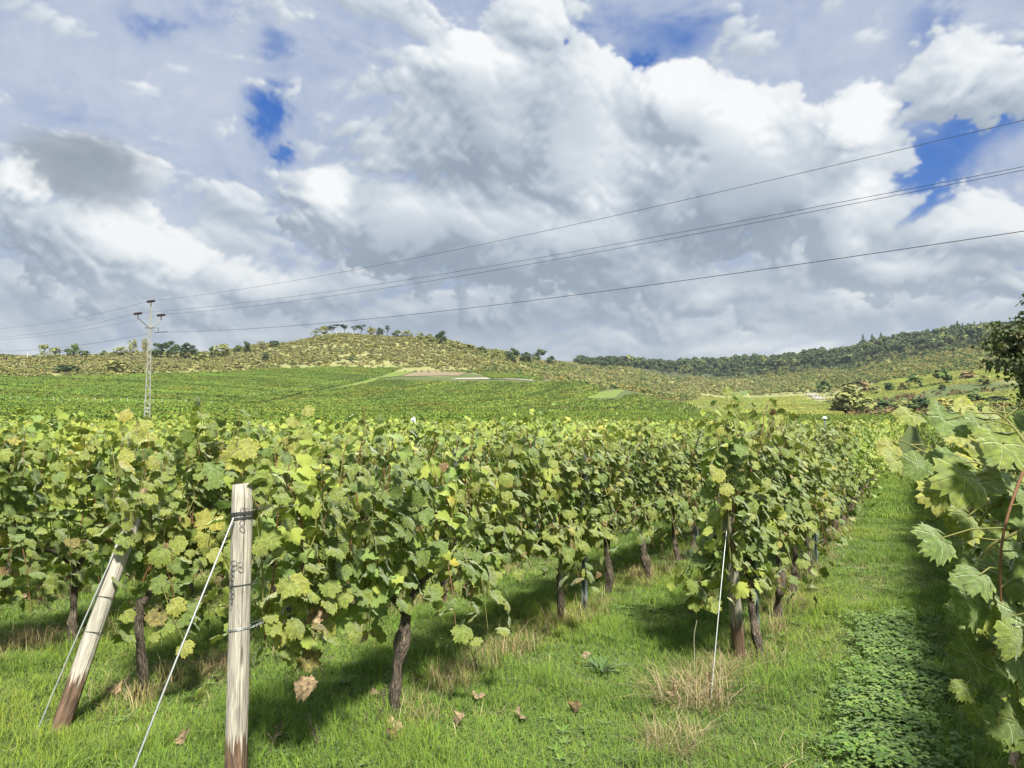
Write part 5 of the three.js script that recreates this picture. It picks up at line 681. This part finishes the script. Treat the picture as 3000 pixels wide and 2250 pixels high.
// ---------------------------------------------------------------- small things far off
const WOODEN = new THREE.MeshStandardMaterial({ color: rgb(0.09, 0.06, 0.045), roughness: 1 }), PALEWOOD = new THREE.MeshStandardMaterial({ color: rgb(0.5, 0.46, 0.38), roughness: 1 }), WHITE = new THREE.MeshStandardMaterial({ color: rgb(0.75, 0.76, 0.76), roughness: 0.6 });
{ const g = ground(1173, 1068), s = g.r / 2208, t = thing('wooden_frame', 'dark wooden frame standing at the top of the middle vineyard', 'frame'); t.position.set(g.x, g.y, g.z); const w = 10 * s, h = 12 * s; for (const x of [-w, w]) part('leg', bar(V(x, -0.2, 0), V(x, h, 0), 0.3), WOODEN, t); part('beam', bar(V(-w - 0.5, h, 0), V(w + 0.5, h, 0), 0.45), WOODEN, t); part('rail', bar(V(-w, h * 0.62, 0.1), V(w, h * 0.62, 0.1), 0.18), WOODEN, t); }
{ const g = ground(1462, 1092), s = g.r / 2208, t = thing('shed', 'tiny rusty brown shed at the right end of the vineyard strip', 'shed'); t.position.set(g.x, g.y, g.z); const w = 20 * s, h = 8 * s; part('wall', new THREE.BoxGeometry(w, h, 2.4).translate(0, h / 2, 0), new THREE.MeshStandardMaterial({ color: rgb(0.16, 0.09, 0.06), roughness: 1 }), t); part('roof', new THREE.BoxGeometry(w * 1.08, 0.16, 2.9).rotateX(0.12).translate(0, h + 0.12, 0), WOODEN, t); part('door', new THREE.BoxGeometry(1, h * 0.8, 0.06).translate(w * 0.2, h * 0.4, 1.23), WOODEN, t); }
{ const g = ground(2814, 1203), s = g.r / 2208, t = thing('stone_hut', 'small grey stone hut half hidden in the bushes at right', 'hut'); t.position.set(g.x, g.y, g.z); const w = 13 * s, h = 22 * s; part('wall', new THREE.BoxGeometry(w, h, w).translate(0, h / 2 - 0.1, 0), new THREE.MeshStandardMaterial({ color: rgb(0.2, 0.17, 0.15), roughness: 1 }), t); part('roof', new THREE.ConeGeometry(w * 0.8, h * 0.28, 4).rotateY(0.78).translate(0, h * 1.12, 0), new THREE.MeshStandardMaterial({ color: rgb(0.2, 0.1, 0.08), roughness: 1 }), t); part('door', new THREE.BoxGeometry(w * 0.4, h * 0.55, 0.06).translate(0, h * 0.27, w / 2 + 0.02), WOODEN, t); }
{ const g = ground(2573, 1158), s = g.r / 2208, t = thing('wayside_post', 'pale post with a dark top among the bushes on the right slope', 'post'); t.position.set(g.x, g.y, g.z); part('pole', bar(V(0, -0.3, 0), V(0, 20 * s, 0), 0.3), PALEWOOD, t); part('box', new THREE.BoxGeometry(0.9, 0.8, 0.7).translate(0, 20 * s, 0), WOODEN, t); }
{ const g = ground(986, 986), s = g.r / 2208, t = thing('summit_pole', 'thin pale pole standing on the hilltop', 'pole'); t.position.set(g.x, g.y, g.z); part('pole', bar(V(0, -0.5, 0), V(0, 14 * s, 0), 0.35), PALEWOOD, t); part('crosspiece', bar(V(-0.7, 11 * s, 0), V(0.7, 11 * s, 0), 0.2), PALEWOOD, t); }
{ const g = ground(15, 1062), s = g.r / 2208, t = thing('hunting_stand', 'small dark hunting stand at the left edge of the hill', 'hut'); t.position.set(g.x, g.y, g.z); for (const x of [-0.6, 0.6]) part('leg', bar(V(x * 1.3, -0.3, 0), V(x, 8 * s, 0), 0.18), WOODEN, t); part('cabin', new THREE.BoxGeometry(2, 1.6, 1.6).translate(0, 8 * s, 0), WOODEN, t); part('roof', new THREE.BoxGeometry(2.4, 0.15, 2).rotateX(0.15).translate(0, 8 * s + 0.9, 0), WOODEN, t); }
{ const g = ground(81, 1052), s = g.r / 2208, t = thing('marker_pole', 'thin white pole on the left skyline', 'pole'); t.position.set(g.x, g.y, g.z); part('pole', bar(V(0, -0.5, 0), V(0, 16 * s, 0), 0.28), WHITE, t); part('cap', new THREE.BoxGeometry(0.5, 0.3, 0.5).translate(0, 16 * s, 0), WHITE, t); }
{ const p = eyeAt(1211, 1232, 26), t = thing('fence_unit', 'small white and grey box on a stake above the vines', 'box'), gy = height(p.x, p.z); t.position.set(p.x, gy, p.z); part('stake', bar(V(0, -0.2, 0), V(0, p.y - gy, 0), 0.03), ZINC, t); part('case', new THREE.BoxGeometry(0.15, 0.15, 0.1).translate(0, p.y - gy, 0), WHITE, t); part('panel', new THREE.BoxGeometry(0.11, 0.07, 0.01).translate(-0.01, p.y - gy - 0.02, 0.056), new THREE.MeshStandardMaterial({ color: rgb(0.12, 0.16, 0.22), roughness: 0.4 }), t); part('lid', new THREE.BoxGeometry(0.07, 0.05, 0.08).translate(0.02, p.y - gy + 0.1, 0), WHITE, t); }
{ const p = eyeAt(2416, 1224, 15), t = thing('stake_cap', 'white rounded cap on a stake in the row beside the lane', 'stake'), gy = height(p.x, p.z); t.position.set(p.x, gy, p.z); part('stake', bar(V(0, -0.2, 0), V(0, p.y - gy, 0), 0.025), ZINC, t); part('cap', new THREE.SphereGeometry(0.05, 16, 10, 0, 6.3, 0, 1.7).scale(1, 0.75, 1).translate(0, p.y - gy - 0.01, 0), WHITE, t); }
// end posts of the far vineyard blocks
const farPost = bar(V(0, -0.2, 0), V(0, 2.1, 0), 0.13); let fp = 0;
const edgePosts = (label, group, pts, count, tilt) => { for (let i = 0; i < count; i++) { const u = i / (count - 1) * (pts.length - 1), j = Math.min(pts.length - 2, Math.floor(u)), px = lerp(pts[j][0], pts[j + 1][0], u - j), py = lerp(pts[j][1], pts[j + 1][1], u - j), g = ground(px, py), m = solid('far_post', farPost, PALEWOOD, label, 'post', group); m.position.set(g.x, g.y, g.z); m.rotation.z = tilt + ((i * 13) % 7 - 3) * 0.03; m.scale.y = 0.9 + ((i * 5) % 4) * 0.08; } };
edgePosts('pale end post along the lower edge of the left hillside vineyard', 'end posts below the left hillside vineyard', [[8, 1184], [620, 1196]], 26, 0);
edgePosts('pale end post beside the grassy way between the vineyard blocks', 'end posts along the grassy way', [[700, 1176], [900, 1142], [1085, 1110]], 30, -0.25);
edgePosts('pale end post at the right end of the middle vineyard', 'end posts at the grass gap', [[1670, 1158], [1790, 1138]], 14, 0);
edgePosts('slanting end post along the lower edge of the middle vineyard', 'slanting posts below the middle vineyard', [[1560, 1222], [2000, 1206]], 11, -0.45);
edgePosts('pale end post at the lower right corner of the middle vineyard', 'end posts by the valley', [[2045, 1206], [2110, 1204]], 10, 0);
// the air: faint haze over the far hills
scene.fog = new THREE.FogExp2(new THREE.Color(0.8, 0.88, 1.0), 0.00007);
renderer.render(scene, camera);
